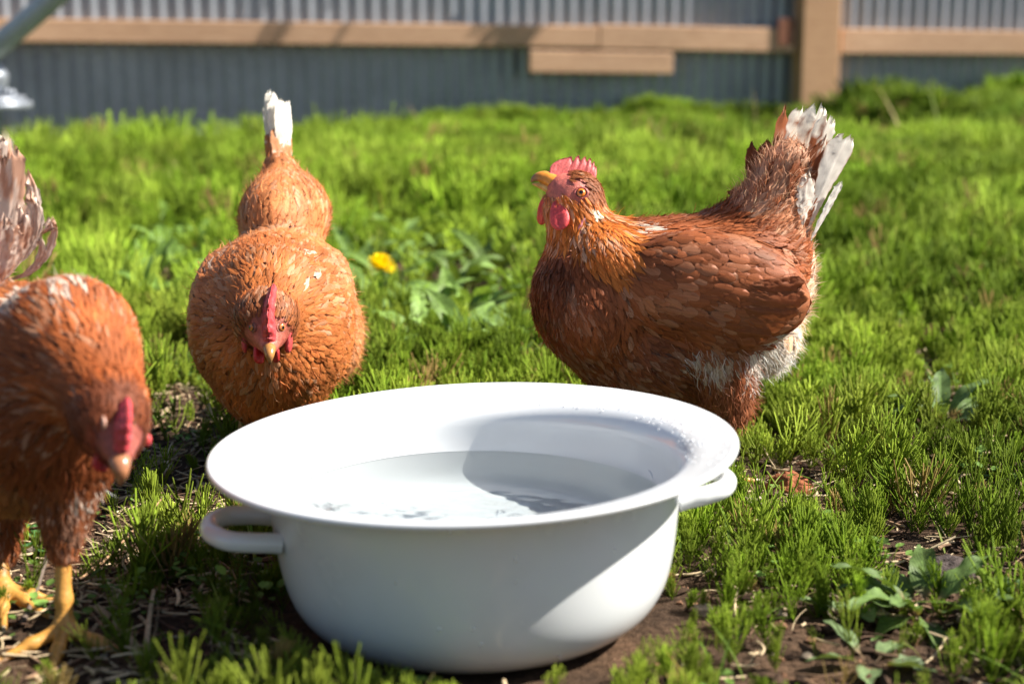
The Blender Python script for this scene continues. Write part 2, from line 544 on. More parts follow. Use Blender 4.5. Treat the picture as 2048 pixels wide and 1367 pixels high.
# ------------------------------------------------------------------ organic bodies: blended volumes, surface, plumage
class Blend:
    """smooth union of ellipsoids and tapered capsules"""
    def __init__(s, k=0.009):
        s.P = []; s.k = k; s.split = None
    def ell(s, tag_, c, r, rot=0.0, flow=None):
        a = rad(rot)
        R = np.array([[cos(a), 0, sin(a)], [0, 1, 0], [-sin(a), 0, cos(a)]])   # rows: local axes (x turned up by rot)
        s.P.append(('e', tag_, np.asarray(c, float), np.asarray(r, float), R, flow)); return s
    def cone(s, tag_, a, b, ra, rb, flow=None):
        s.P.append(('c', tag_, np.asarray(a, float), np.asarray(b, float), (ra, rb), flow)); return s
    def parts(s, p):
        D, G = [], []
        for pr in s.P:
            if pr[0] == 'e':
                q = (p - pr[2]) @ pr[4].T
                r = pr[3]
                k0 = np.linalg.norm(q / r, axis=1)
                g = q / (r * r)
                k1 = np.maximum(np.linalg.norm(g, axis=1), 1e-9)
                d = k0 * (k0 - 1) / k1
                g = (g / k1[:, None]) @ pr[4]
            else:
                a, b = pr[2], pr[3]
                ab = b - a
                t = np.clip(((p - a) @ ab) / (ab @ ab), 0, 1)
                q = p - a - t[:, None] * ab
                l = np.maximum(np.linalg.norm(q, axis=1), 1e-9)
                d = l - (pr[4][0] * (1 - t) + pr[4][1] * t)
                g = q / l[:, None]
            D.append(d); G.append(g)
        return np.stack(D, 1), np.stack(G, 1)
    def eval(s, p):
        D, G = s.parts(p)
        m = D.min(1, keepdims=True)
        e = np.exp(-(D - m) / s.k)
        S = e.sum(1, keepdims=True)
        w = e / S
        d = m[:, 0] - s.k * np.log(S[:, 0])
        g = nrm((w[:, :, None] * G).sum(1))
        return d, g, w
    def dist(s, p):
        return s.eval(p)[0]
    def project(s, p, h=0.0, it=3):
        for _ in range(it):
            d, g, w = s.eval(p)
            p = p + g * (h - d)[:, None]
        return p
    def hit(s, px, py, off=0.0):
        """first surface point on the viewing ray through photo pixel (px, py)"""
        o = np.array([[0, 0, CAM_H]]); dr = nrm(pix(px, py, 1.0) - o[0])[None]
        t = 0.6
        for _ in range(200):
            d = s.eval(o + dr * t)[0][0] - off
            if d < 1e-5 or t > 4: break
            t += d * 0.7
        p = o + dr * t
        d, g, w = s.eval(p)
        return p[0], g[0]
    def bounds(s):
        lo, hi = [], []
        for pr in s.P:
            if pr[0] == 'e':
                m = pr[3].max() if pr[4][0, 2] else pr[3]
                lo.append(pr[2] - m); hi.append(pr[2] + m)
            else:
                lo.append(np.minimum(pr[2] - pr[4][0], pr[3] - pr[4][1])); hi.append(np.maximum(pr[2] + pr[4][0], pr[3] + pr[4][1]))
        return np.min(lo, 0) - 0.02, np.max(hi, 0) + 0.02
    def surface(s, h):
        lo, hi = s.bounds()
        n = np.ceil((hi - lo) / h).astype(int) + 1
        ax = [lo[i] + h * np.arange(n[i]) for i in range(3)]
        g = np.stack(np.meshgrid(*ax, indexing='ij'), -1).reshape(-1, 3)
        F = np.concatenate([s.eval(c)[0] for c in np.array_split(g, max(1, len(g) // 60000))]).reshape(n)
        ins = F < 0
        acc = np.zeros(tuple(n - 1) + (3,)); cnt = np.zeros(tuple(n - 1))
        cs = tuple(n - 1)
        for a in range(3):
            for u in (0, 1):
                for v in (0, 1):
                    o0 = [0, 0, 0]; b, c = [(1, 2), (0, 2), (0, 1)][a]
                    o0[b] = u; o0[c] = v
                    o1 = list(o0); o1[a] = 1
                    f0 = F[tuple(slice(o0[i], o0[i] + cs[i]) for i in range(3))]
                    f1 = F[tuple(slice(o1[i], o1[i] + cs[i]) for i in range(3))]
                    m = (f0 < 0) != (f1 < 0)
                    t = np.where(m, f0 / np.where(m, f0 - f1, 1), 0)
                    for i in range(3):
                        acc[..., i] += np.where(m, o0[i] + (t if i == a else 0), 0)
                    cnt += m
        act = cnt > 0
        ids = -np.ones(cs, np.int64); ids[act] = np.arange(act.sum())
        ijk = np.argwhere(act)
        V = lo + h * (ijk + acc[act] / cnt[act][:, None])
        Q = []
        for a in range(3):
            b, c = [(1, 2), (2, 0), (0, 1)][a]
            f0 = np.take(ins, np.arange(n[a] - 1), a); f1 = np.take(ins, np.arange(1, n[a]), a)
            m = f0 != f1
            e = np.argwhere(m)
            e = e[(e[:, b] > 0) & (e[:, c] > 0) & (e[:, b] < cs[b]) & (e[:, c] < cs[c])]
            fl = f0[e[:, 0], e[:, 1], e[:, 2]]
            def cell(db, dc):
                x = e.copy(); x[:, b] += db; x[:, c] += dc
                return ids[x[:, 0], x[:, 1], x[:, 2]]
            q = np.stack([cell(-1, -1), cell(0, -1), cell(0, 0), cell(-1, 0)], 1)
            q[~fl] = q[~fl][:, ::-1]
            Q.append(q)
        Q = np.concatenate(Q)
        Q = Q[(Q >= 0).all(1)]
        V = s.project(V, 0.0, 2)
        return V, Q

def sample_surface(V, Q, n, rng):
    A = V[Q[:, 0]]; B = V[Q[:, 1]]; C = V[Q[:, 2]]; D = V[Q[:, 3]]
    ar = np.linalg.norm(np.cross(C - A, D - B), axis=1)
    i = rng.choice(len(Q), n, p=ar / ar.sum())
    u, v = rng.random((2, n, 1))
    return (A[i] * (1 - u) + B[i] * u) * (1 - v) + (D[i] * (1 - u) + C[i] * u) * v

def thin_out(p, r, rng):
    """greedy dart throwing: keep points no closer than their spacing r"""
    cell = float(r.max())
    grid = {}
    keep = []
    key = np.floor(p / cell).astype(int)
    P = p.tolist(); Rr = r.tolist(); K = key.tolist()
    for i in range(len(P)):
        x, y, z = P[i]; kx, ky, kz = K[i]; ri = Rr[i]
        ok = True
        for dx in (-1, 0, 1):
            for dy in (-1, 0, 1):
                for dz in (-1, 0, 1):
                    for j in grid.get((kx + dx, ky + dy, kz + dz), ()):
                        q = P[j]
                        dd = (q[0] - x) ** 2 + (q[1] - y) ** 2 + (q[2] - z) ** 2
                        if dd < (0.5 * (ri + Rr[j])) ** 2:
                            ok = False; break
                    if not ok: break
                if not ok: break
            if not ok: break
        if ok:
            keep.append(i)
            grid.setdefault((kx, ky, kz), []).append(i)
    return np.array(keep)

# outline of a feather along its length for rounded, pointed and loose feathers
PROF = np.array([[.35, .72, .95, 1.0, .86, .42],
                 [.45, .85, 1.0, .82, .52, .10],
                 [.30, .70, .95, 1.0, .90, .66]])
# plumage per region: length, half width, lift, spacing, outline, direction jitter, ragged tip
REGION = {
    'face':     (.0060, .0013, .12, .0018, 1, .30, .15),
    'head':     (.0085, .0016, .10, .0021, 1, .25, .15),
    'neck':     (.0230, .0022, .06, .0033, 1, .20, .20),
    'chest':    (.0200, .0030, .07, .0044, 2, .34, .45),
    'body':     (.0220, .0040, .07, .0054, 0, .24, .25),
    'back':     (.0230, .0036, .06, .0050, 1, .22, .25),
    'wing':     (.0230, .0066, .032, .0078, 0, .15, .06),
    'wingtip':  (.0420, .0092, .024, .0110, 0, .08, .05),
    'rump':     (.0280, .0034, .16, .0048, 1, .55, .40),
    'fluff':    (.0200, .0036, .22, .0050, 2, .70, .70),
    'thigh':    (.0170, .0028, .11, .0042, 2, .48, .50),
    'belly':    (.0200, .0036, .09, .0054, 2, .40, .45),
}

def feather_mesh(sd, P, T, L, W, lift, shape, rag, base, edge, rng, h0=0.001, jitter_roll=0.16):
    N = len(P); R, C = 6, 7
    v = np.array([-1, -.68, -.34, 0, .34, .68, 1.0])
    u = np.linspace(0, 1, R)
    U = np.broadcast_to(u[None, :, None], (N, R, C)).copy()
    tipw = np.array([0, 0, 0, .15, .6, 1.0])[None, :, None]
    U = U - tipw * (0.16 * (v ** 2)[None, None] + rag[:, None, None] * rng.random((N, 1, C)) * 0.55)
    prof = PROF[shape]
    wv = prof[:, :, None] * v[None, None]
    wv = wv * (1 + rag[:, None, None] * rng.normal(0, .28, (N, R, C)))
    _, n, _ = sd.eval(P)
    S = nrm(np.cross(n, T))
    bend = rng.normal(0, .10, N)
    pos = P[:, None, None] + T[:, None, None] * (U * L[:, None, None])[..., None] \
        + S[:, None, None] * (wv * W[:, None, None] + bend[:, None, None] * L[:, None, None] * U ** 2)[..., None]
    lf = lift * rng.uniform(.55, 1.5, N)
    roll = rng.normal(0, jitter_roll, N)
    h = h0 + rng.random(N)[:, None, None] * .0012 + lf[:, None, None] * L[:, None, None] * np.maximum(U, 0) ** 1.35 \
        + roll[:, None, None] * wv * W[:, None, None] * 0.6 - 0.12 * (v ** 2)[None, None] * W[:, None, None] * prof[:, :, None]
    flat = pos.reshape(-1, 3); hh = h.reshape(-1)
    out = np.concatenate([sd.project(a, b, 2) for a, b in zip(np.array_split(flat, 30), np.array_split(hh, 30))])
    q = grid_quads(R, C)
    Q = (q[None] + (np.arange(N) * R * C)[:, None, None]).reshape(-1, 4)
    em = np.clip(np.maximum(np.abs(v)[None, None] * 0.55 + 0 * U, (U - .62) * 1.9), 0, 1)
    col = base[:, None, None] * (1 - em[..., None]) + edge[:, None, None] * em[..., None]
    uv = np.stack([U, np.broadcast_to(v[None, None], U.shape), np.broadcast_to(rng.random(N)[:, None, None], U.shape)], -1)
    return out, Q, col.reshape(-1, 3), uv.reshape(-1, 3)

def flow_at(sd, p, w):
    f = np.zeros_like(p)
    for i, pr in enumerate(sd.P):
        fl = pr[-1]
        if callable(fl): d = fl(p)
        else: d = np.broadcast_to(nrm(fl), p.shape)
        f += w[:, i:i + 1] * d
    return f

def radial(c, bias=(0, 0, 0)):
    c = np.asarray(c, float); b = np.asarray(bias, float)
    return lambda p: nrm(nrm(p - c) + b)

def plumage(sd, V, Q, parent, colour, rng, bare=None, ncand=60000, only=None, name='plumage', scale=1.0, lifted=1.0):
    p = sd.project(sample_surface(V, Q, ncand, rng), 0, 2)
    d, n, w = sd.eval(p)
    tags = [pr[1] for pr in sd.P]
    tab = np.array([REGION[t] for t in tags])
    tab[:, 1] *= 1.18
    prm = w @ tab
    top = w.argmax(1)
    sp = prm[:, 3] * scale
    ok = np.ones(len(p), bool)
    if bare is not None: ok &= ~bare(p)
    p, n, w, prm, top, sp = p[ok], n[ok], w[ok], prm[ok], top[ok], sp[ok]
    k = thin_out(p, sp, rng)
    p, n, w, prm, top = p[k], n[k], w[k], prm[k], top[k]
    f = flow_at(sd, p, w)
    T = nrm(f - n * (f * n).sum(1, keepdims=True))
    S = np.cross(n, T)
    # clumped plus individual direction jitter
    cl = fbm(p * 55, 5, 2) - .5
    a = (rng.normal(0, 1, len(p)) * .55 + cl * 3.2) * prm[:, 5]
    T = nrm(T * np.cos(a)[:, None] + S * np.sin(a)[:, None])
    sh = tab[top, 4].astype(int)
    L = prm[:, 0] * rng.uniform(.75, 1.25, len(p)) * scale
    W = prm[:, 1] * rng.uniform(.8, 1.2, len(p)) * scale
    tagarr = np.array(tags)[top]
    base, edge = colour(p, n, w, tagarr, rng)
    is_wing = np.isin(tagarr, ['wing', 'wingtip'])
    res = []
    for nm, m in (('plumage', ~is_wing), ('wing', is_wing)):
        if not m.any(): continue
        if nm == 'wing':
            groups = [m & sd.split(p), m & ~sd.split(p)]
        else: groups = [m]
        for g in groups:
            if not g.any(): continue
            A = feather_mesh(sd, p[g], T[g], L[g], W[g], prm[g, 2] * lifted, sh[g], prm[g, 6], base[g], edge[g], rng)
            res.append(mk(nm, A[0], [A[1]], M_FEATHER, parent, {'Col': A[2], 'fuv': A[3]}))
    print('feathers', len(p))
    return res

def down(sd, V, Q, n, rng, colour, weight, length=(.008, .022), width=.0004, lift=(.15, 1.1), wild=.35, bare=None, other=.15, tone=(.35, .75)):
    """loose hair-fine barbs standing off the surface"""
    p = sd.project(sample_surface(V, Q, n, rng), 0, 2)
    d, nn, w = sd.eval(p)
    tags = [pr[1] for pr in sd.P]
    wt = w @ np.array([weight.get(t, other) for t in tags])
    ok = rng.random(n) < wt
    if bare is not None: ok &= ~bare(p)
    p, nn, w = p[ok], nn[ok], w[ok]; N = len(p)
    f = flow_at(sd, p, w)
    T = nrm(f - nn * (f * nn).sum(1, keepdims=True))
    dirv = nrm(T + nn * rng.uniform(lift[0], lift[1], N)[:, None] + rng.normal(0, wild, (N, 3)))
    L = rng.uniform(length[0], length[1], N) * (w @ np.array([1.0 if weight.get(t, other) > .5 else .7 for t in tags]))
    L = np.where(np.isin(np.array(tags)[w.argmax(1)], ['head', 'face']), L * .35, L)
    side = nrm(np.cross(dirv, rng.normal(0, 1, (N, 3))))
    b0 = p + nn * .002
    curl = rng.normal(0, .22 if wild > .3 else .12, (N, 3)) - nn * (0 if wild > .3 else lift[1])
    P0 = b0; P1 = b0 + dirv * (L * .55)[:, None]; P2 = b0 + nrm(dirv + curl) * L[:, None]
    wd = width * rng.uniform(.6, 1.4, N)[:, None]
    Vv = np.stack([P0 - side * wd, P0 + side * wd, P1 - side * wd * .8, P1 + side * wd * .8, P2], 1)
    i = np.arange(N)[:, None] * 5
    q = i + np.array([[0, 1, 3, 2]]); t = i + np.array([[2, 3, 4]])
    tg = np.array(tags)[w.argmax(1)]
    base, edge = colour(p, nn, w, tg, rng)
    c = np.repeat(np.clip((base * tone[0] + edge * tone[1]) * np.exp(rng.normal(0, .22, (N, 1))), 0, .85), 5, 0)
    return Vv.reshape(-1, 3), q, t, c

def quill(mb, base, tip, width, face, rng, bend=0.0, dirbend=None, prof=None, cola=(.75, .72, .66), colb=(.3, .11, .045), blot=0.5, rim=0.0, rag=.05, fold=.18, seedv=0):
    """one long tail or wing feather: shaft from base to tip, vane facing 'face'"""
    R, C = 22, 11
    base = np.asarray(base, float); tip = np.asarray(tip, float)
    u = np.linspace(0, 1, R); v = np.linspace(-1, 1, C)
    ax = tip - base; L = np.linalg.norm(ax); ax = ax / L
    face = np.asarray(face, float); face = nrm(face - ax * (face @ ax))
    S = np.cross(ax, face)
    db = S if dirbend is None else np.asarray(dirbend, float)
    cen = base + ax * (u * L)[:, None] + db * (bend * L * (u * (1 - u)) * 4)[:, None]
    if prof is None:
        prof = [(0, .12), (.12, .35), (.35, .8), (.65, 1.0), (.88, .95), (.97, .7), (1, .42)]
    pw = np.interp(u, [a for a, b in prof], [b for a, b in prof]) * width
    jag = rng.normal(0, 1, (R, C)) * rag
    tipw = np.clip((u - .82) / .18, 0, 1)[:, None]
    cut = tipw * (np.abs(rng.normal(0, 1, (1, C))) * rag * 1.1 + .05 * (v ** 2)[None])
    pos = cen[:, None] + S * (pw[:, None] * v[None] * (1 + jag * (np.abs(v)[None] > .7)))[..., None] \
        + face * ((-fold) * np.abs(v)[None] * pw[:, None])[..., None] - ax * (cut * L)[..., None]
    pos = pos + face * (rng.normal(0, .0006, (R, C)))[..., None]
    w = fbm(np.stack([np.broadcast_to(u[:, None] * 7, (R, C)).ravel() + seedv * 3.1, np.broadcast_to(v[None] * 1.6, (R, C)).ravel() - np.broadcast_to(u[:, None] * 4, (R, C)).ravel() * np.sign(np.broadcast_to(v[None], (R, C)).ravel()) * .4, np.full(R * C, seedv * 1.7)], -1), 3, 2)
    m = np.clip((w - (1 - blot)) * 7 + .5, 0, 1)
    if rim:
        e = np.maximum(np.abs(np.broadcast_to(v[None], (R, C)).ravel()), np.broadcast_to(((u - .75) * 4)[:, None], (R, C)).ravel())
        m = np.maximum(m, np.clip((e - .86) * 9, 0, 1) * rim)
    cola = np.asarray(cola); colb = np.asarray(colb)
    col = cola * (1 - m[:, None]) + colb * m[:, None]
    uv = np.stack([np.broadcast_to(u[:, None], (R, C)), np.broadcast_to(v[None], (R, C)), np.full((R, C), rng.random())], -1)
    mb.add(pos, grid_quads(R, C), None, col, uv.reshape(-1, 3))
    return mb

def blade(name, B, Tt, thick, side, mat, parent, col, seed=0, nh=9, bumpy=.0006):
    """comb: sheet between a base line B and an outline Tt (same number of points), thick at its base"""
    B = np.asarray(B, float); Tt = np.asarray(Tt, float)
    n = len(B)
    h = np.linspace(0, 1, nh)
    rows = []
    side = np.asarray(side, float)
    P = B[:, None] + (Tt - B)[:, None] * h[None, :, None]
    th = thick * (np.sqrt(np.clip(1 - h, 0, 1)) * .8 + .22 * (1 - h ** 6))
    end = np.sqrt(np.clip(np.minimum(np.arange(n), np.arange(n)[::-1]) / 3.0, 0, 1))
    off = (th[None] * end[:, None] + fbm(P.reshape(-1, 3) * 420, seed, 2).reshape(n, nh) * bumpy * 2 * end[:, None])
    A = P + side * off[..., None]; Bk = P - side * off[..., None]
    V = np.concatenate([A.reshape(-1, 3), Bk.reshape(-1, 3)])
    q = grid_quads(n, nh)
    q2 = q[:, ::-1] + n * nh
    rim = []
    for i in range(n - 1):
        a, b = i * nh + nh - 1, (i + 1) * nh + nh - 1
        rim.append([a, b, b + n * nh, a + n * nh])
        a, b = i * nh, (i + 1) * nh
        rim.append([b, a, a + n * nh, b + n * nh])
    for i in (0, n - 1):
        for j in range(nh - 1):
            a, b = i * nh + j, i * nh + j + 1
            rim.append([a, b, b + n * nh, a + n * nh] if i == 0 else [b, a, a + n * nh, b + n * nh])
    hcol = np.tile(h, n)[:, None]
    col = np.asarray(col)
    C = np.concatenate([col * (1 - .1 * hcol) + np.array([.12, .03, .03]) * hcol * .35] * 2)
    return mk(name, V, [np.concatenate([q, q2, np.array(rim)])], mat, parent, {'Col': C})

def lobe(name, top, bottom, rw, rt, side, mat, parent, col, parts=10, drop=.62):
    """wattle: soft flat teardrop hanging from top to bottom; rw half width, rt half thickness"""
    top = np.asarray(top, float); bottom = np.asarray(bottom, float)
    ax = bottom - top; L = np.linalg.norm(ax); ax = ax / L
    side = np.asarray(side, float); side = nrm(side - ax * (side @ ax))
    wd = np.cross(ax, side)
    R, C = 20, 20
    t = np.linspace(0, 1, R)
    a = np.linspace(0, 2 * pi, C, endpoint=False)
    w = rw * np.sqrt(np.clip(1 - ((t - drop) / np.where(t < drop, drop * 1.12, 1 - drop)) ** 2, 0, 1)) + 1e-5
    th = rt * (w / rw) ** .6
    ca, sa_ = np.cos(a), np.sin(a)
    V = top + ax * (t * L)[:, None, None] + wd * (w[:, None] * ca[None])[..., None] \
        + side * (th[:, None] * np.sign(sa_)[None] * np.abs(sa_)[None] ** .8 * (1 - .35 * (1 - np.abs(ca)) ** 2)[None])[..., None]
    V = V.reshape(-1, 3)
    V = V + side * ((fbm(V * 300, 9, 2) - .5) * .0016)[:, None]
    q = grid_quads(R, C, True)
    i = np.arange(C)
    V = np.concatenate([V, [top], [bottom]])
    t1 = np.stack([np.full(C, R * C), (i + 1) % C, i], -1)
    t2 = np.stack([np.full(C, R * C + 1), (R - 1) * C + i, (R - 1) * C + (i + 1) % C], -1)
    return mk(name, V, [q, np.concatenate([t1, t2])], mat, parent, {'Col': np.broadcast_to(np.asarray(col, float), (len(V), 3))})

def eyeball(name, c, look, r, parent, iris=(.75, .20, .02), ring=(.42, .09, .07)):
    look = nrm(look)
    up = np.array([0, 0, 1.0]); sx = nrm(np.cross(up, look)); sy = np.cross(look, sx)
    R, C = 22, 24
    th = np.linspace(0, pi, R); ph = np.linspace(0, 2 * pi, C, endpoint=False)
    V = c + r * (look * np.cos(th)[:, None, None] + sx * (np.sin(th)[:, None] * np.cos(ph)[None])[..., None] + sy * (np.sin(th)[:, None] * np.sin(ph)[None])[..., None])
    d = np.degrees(th)
    col = np.where((d < 19)[:, None], np.array([.006, .005, .005]), np.where((d < 50)[:, None], np.asarray(iris), np.array([.05, .02, .012])))
    o = mk(name, V.reshape(-1, 3), [grid_quads(R, C, True)], M_EYE, parent, {'Col': np.repeat(col, C, 0)})
    # eyelid ring
    mb = MB()
    R2, C2 = 28, 10
    a = np.linspace(0, 2 * pi, R2, endpoint=False); b = np.linspace(0, 2 * pi, C2, endpoint=False)
    rr = r * (.98 + .26 * np.cos(b)); zz = r * (.30 + .30 * np.sin(b))
    V = c + look * zz[None, :, None] + (sx * (np.cos(a)[:, None] * rr[None])[..., None] * 1.12 + sy * (np.sin(a)[:, None] * rr[None])[..., None] * .96)
    i = np.arange(R2)[:, None]; j = np.arange(C2)[None]
    q = np.stack([i * C2 + j, i * C2 + (j + 1) % C2, ((i + 1) % R2) * C2 + (j + 1) % C2, ((i + 1) % R2) * C2 + j], -1).reshape(-1, 4)
    mk('eyelid', V.reshape(-1, 3), [q], M_SKIN, parent, {'Col': np.broadcast_to(np.asarray(ring), (R2 * C2, 3))})
    return o

YEL = np.array([.55, .27, .055]); CLAW = np.array([.45, .36, .22])
def hen_leg(parent, knee, ankle, toes, r0, r1, name='leg', col=YEL):
    """shank and toes as one surface; toes: list of end points on the ground"""
    b = Blend(.0025)
    knee = np.asarray(knee, float); ankle = np.asarray(ankle, float)
    b.cone('leg', knee, knee * .35 + ankle * .65, r0, r1, (0, 0, -1))
    b.cone('leg', knee * .35 + ankle * .65, ankle, r1, r1 * 1.15, (0, 0, -1))
    ends = []
    for e in toes:
        e = np.asarray(e, float)
        m = ankle * .5 + e * .5; m[2] = max(ankle[2] * .6, e[2] + r1 * .5)
        b.cone('leg', ankle, m, r1 * .95, r1 * .78, (0, 0, -1)); b.cone('leg', m, e, r1 * .78, r1 * .5, (0, 0, -1))
        ends.append((e, nrm(e - m)))
    V, Q = b.surface(.0024)
    # scale rings
    d, n, w = b.eval(V)
    rel = np.where(V[:, 2] > ankle[2] + .006, V[:, 2] * 1400, np.linalg.norm(V[:, :2] - ankle[:2], axis=1) * 1700)
    V = V + n * (np.sin(rel)[:, None] * .00025)
    c = col * (1 + .25 * (fbm(V * 160, 3, 2)[:, None] - .5) * 2) * (1 - .12 * np.clip(np.sin(rel), 0, 1)[:, None])
    o = mk(name, V, [Q], M_LEG, parent, {'Col': np.clip(c, 0, 1)})
    for e, dr in ends:
        mb = MB()
        dd = dr * np.array([1, 1, .2]); dd = nrm(dd)
        loft(mb, [e - dd * .002, e + dd * .006 + np.array([0, 0, .001]), e + dd * .013 - np.array([0, 0, .004])], [r1 * .42, r1 * .3, .0004], [r1 * .42, r1 * .3, .0004], (0, 0, 1), 8, CLAW, 4)
        mb.build('claw', M_HORN, o).location = (0, 0, 0)
    return o

# ------------------------------------------------------------------ the hens
class At:
    """photo-pixel sketching frame at a hen's own distance: (px, py, dy) -> world"""
    def __init__(s, Y): s.Y = Y; s.m = mpp(Y)
    def __call__(s, px, py, dy=0.0): return pix(px, py, s.Y + dy)
    def r(s, *v): return [x * s.m for x in v]

RED = np.array([.50, .055, .045]); PINK = np.array([.55, .13, .09])
def dipalette(base, pale, dark, pale_p, var=.3):
    """plumage colours: patchy base with darker and paler feathers among it"""
    def f(n, p, rng, seed):
        b = np.asarray(base) * np.exp(rng.normal(0, var * .32, (n, 1)) + (fbm(p * 38, seed, 2)[:, None] - .5) * .9) * np.array([1.10, .97, .84])
        w = rng.random(n) < pale_p * np.clip((fbm(p * 30, seed + 4, 2) - .36) * 6, 0, 2.2)
        d = rng.random(n) < .10
        b = np.where(d[:, None], b * .75 + np.asarray(dark) * .25, b)
        mixp = rng.uniform(0, .45, (n, 1))
        b2 = np.where(w[:, None], b * (1 - mixp) + np.asarray(pale) * mixp, b)
        e = np.where(w[:, None], b * .5 + np.asarray(pale) * .5, b * 1.1 + .006)
        b = b2
        return np.clip(b, 0, .85), e
    return f

def make_colour(tabs, seed, extra=None):
    def colour(p, n, w, tg, rng):
        base = np.zeros((len(p), 3)); edge = np.zeros((len(p), 3))
        for t in set(tg.tolist()):
            m = tg == t
            base[m], edge[m] = tabs.get(t, tabs['body'])(int(m.sum()), p[m], rng, seed)
        if extra is not None: base, edge = extra(p, n, base, edge, rng)
        return base, edge
    return colour

def build_bird(root, sd, colour, rng, bare, body_cell=.0045, ncand=60000, scale=1.0, fuzz=14000, fuzzw=None, skin=None, lifted=1.0, over=38000):
    V, Q = sd.surface(body_cell)
    d, n, w = sd.eval(V)
    tg = np.array([pr[1] for pr in sd.P])[w.argmax(1)]
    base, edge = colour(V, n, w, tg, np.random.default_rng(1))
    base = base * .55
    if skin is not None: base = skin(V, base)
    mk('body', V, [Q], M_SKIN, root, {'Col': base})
    plumage(sd, V, Q, root, colour, rng, bare, ncand, scale=scale, lifted=lifted)
    A = down(sd, V, Q, fuzz, rng, colour, fuzzw or {}, bare=bare)
    B = down(sd, V, Q, over, rng, colour, {'wing': .08, 'wingtip': .05, 'fluff': .5, 'head': 1.0, 'face': .8}, (.007, .016), .00027, (.05, .24), .16, bare, .6, (.6, .45))
    mk('down', np.concatenate([A[0], B[0]]), [np.concatenate([A[1], B[1] + len(A[0])]), np.concatenate([A[2], B[2] + len(A[0])])], M_FUZZ, root, {'Col': np.concatenate([A[3], B[3]])})
    return V, Q

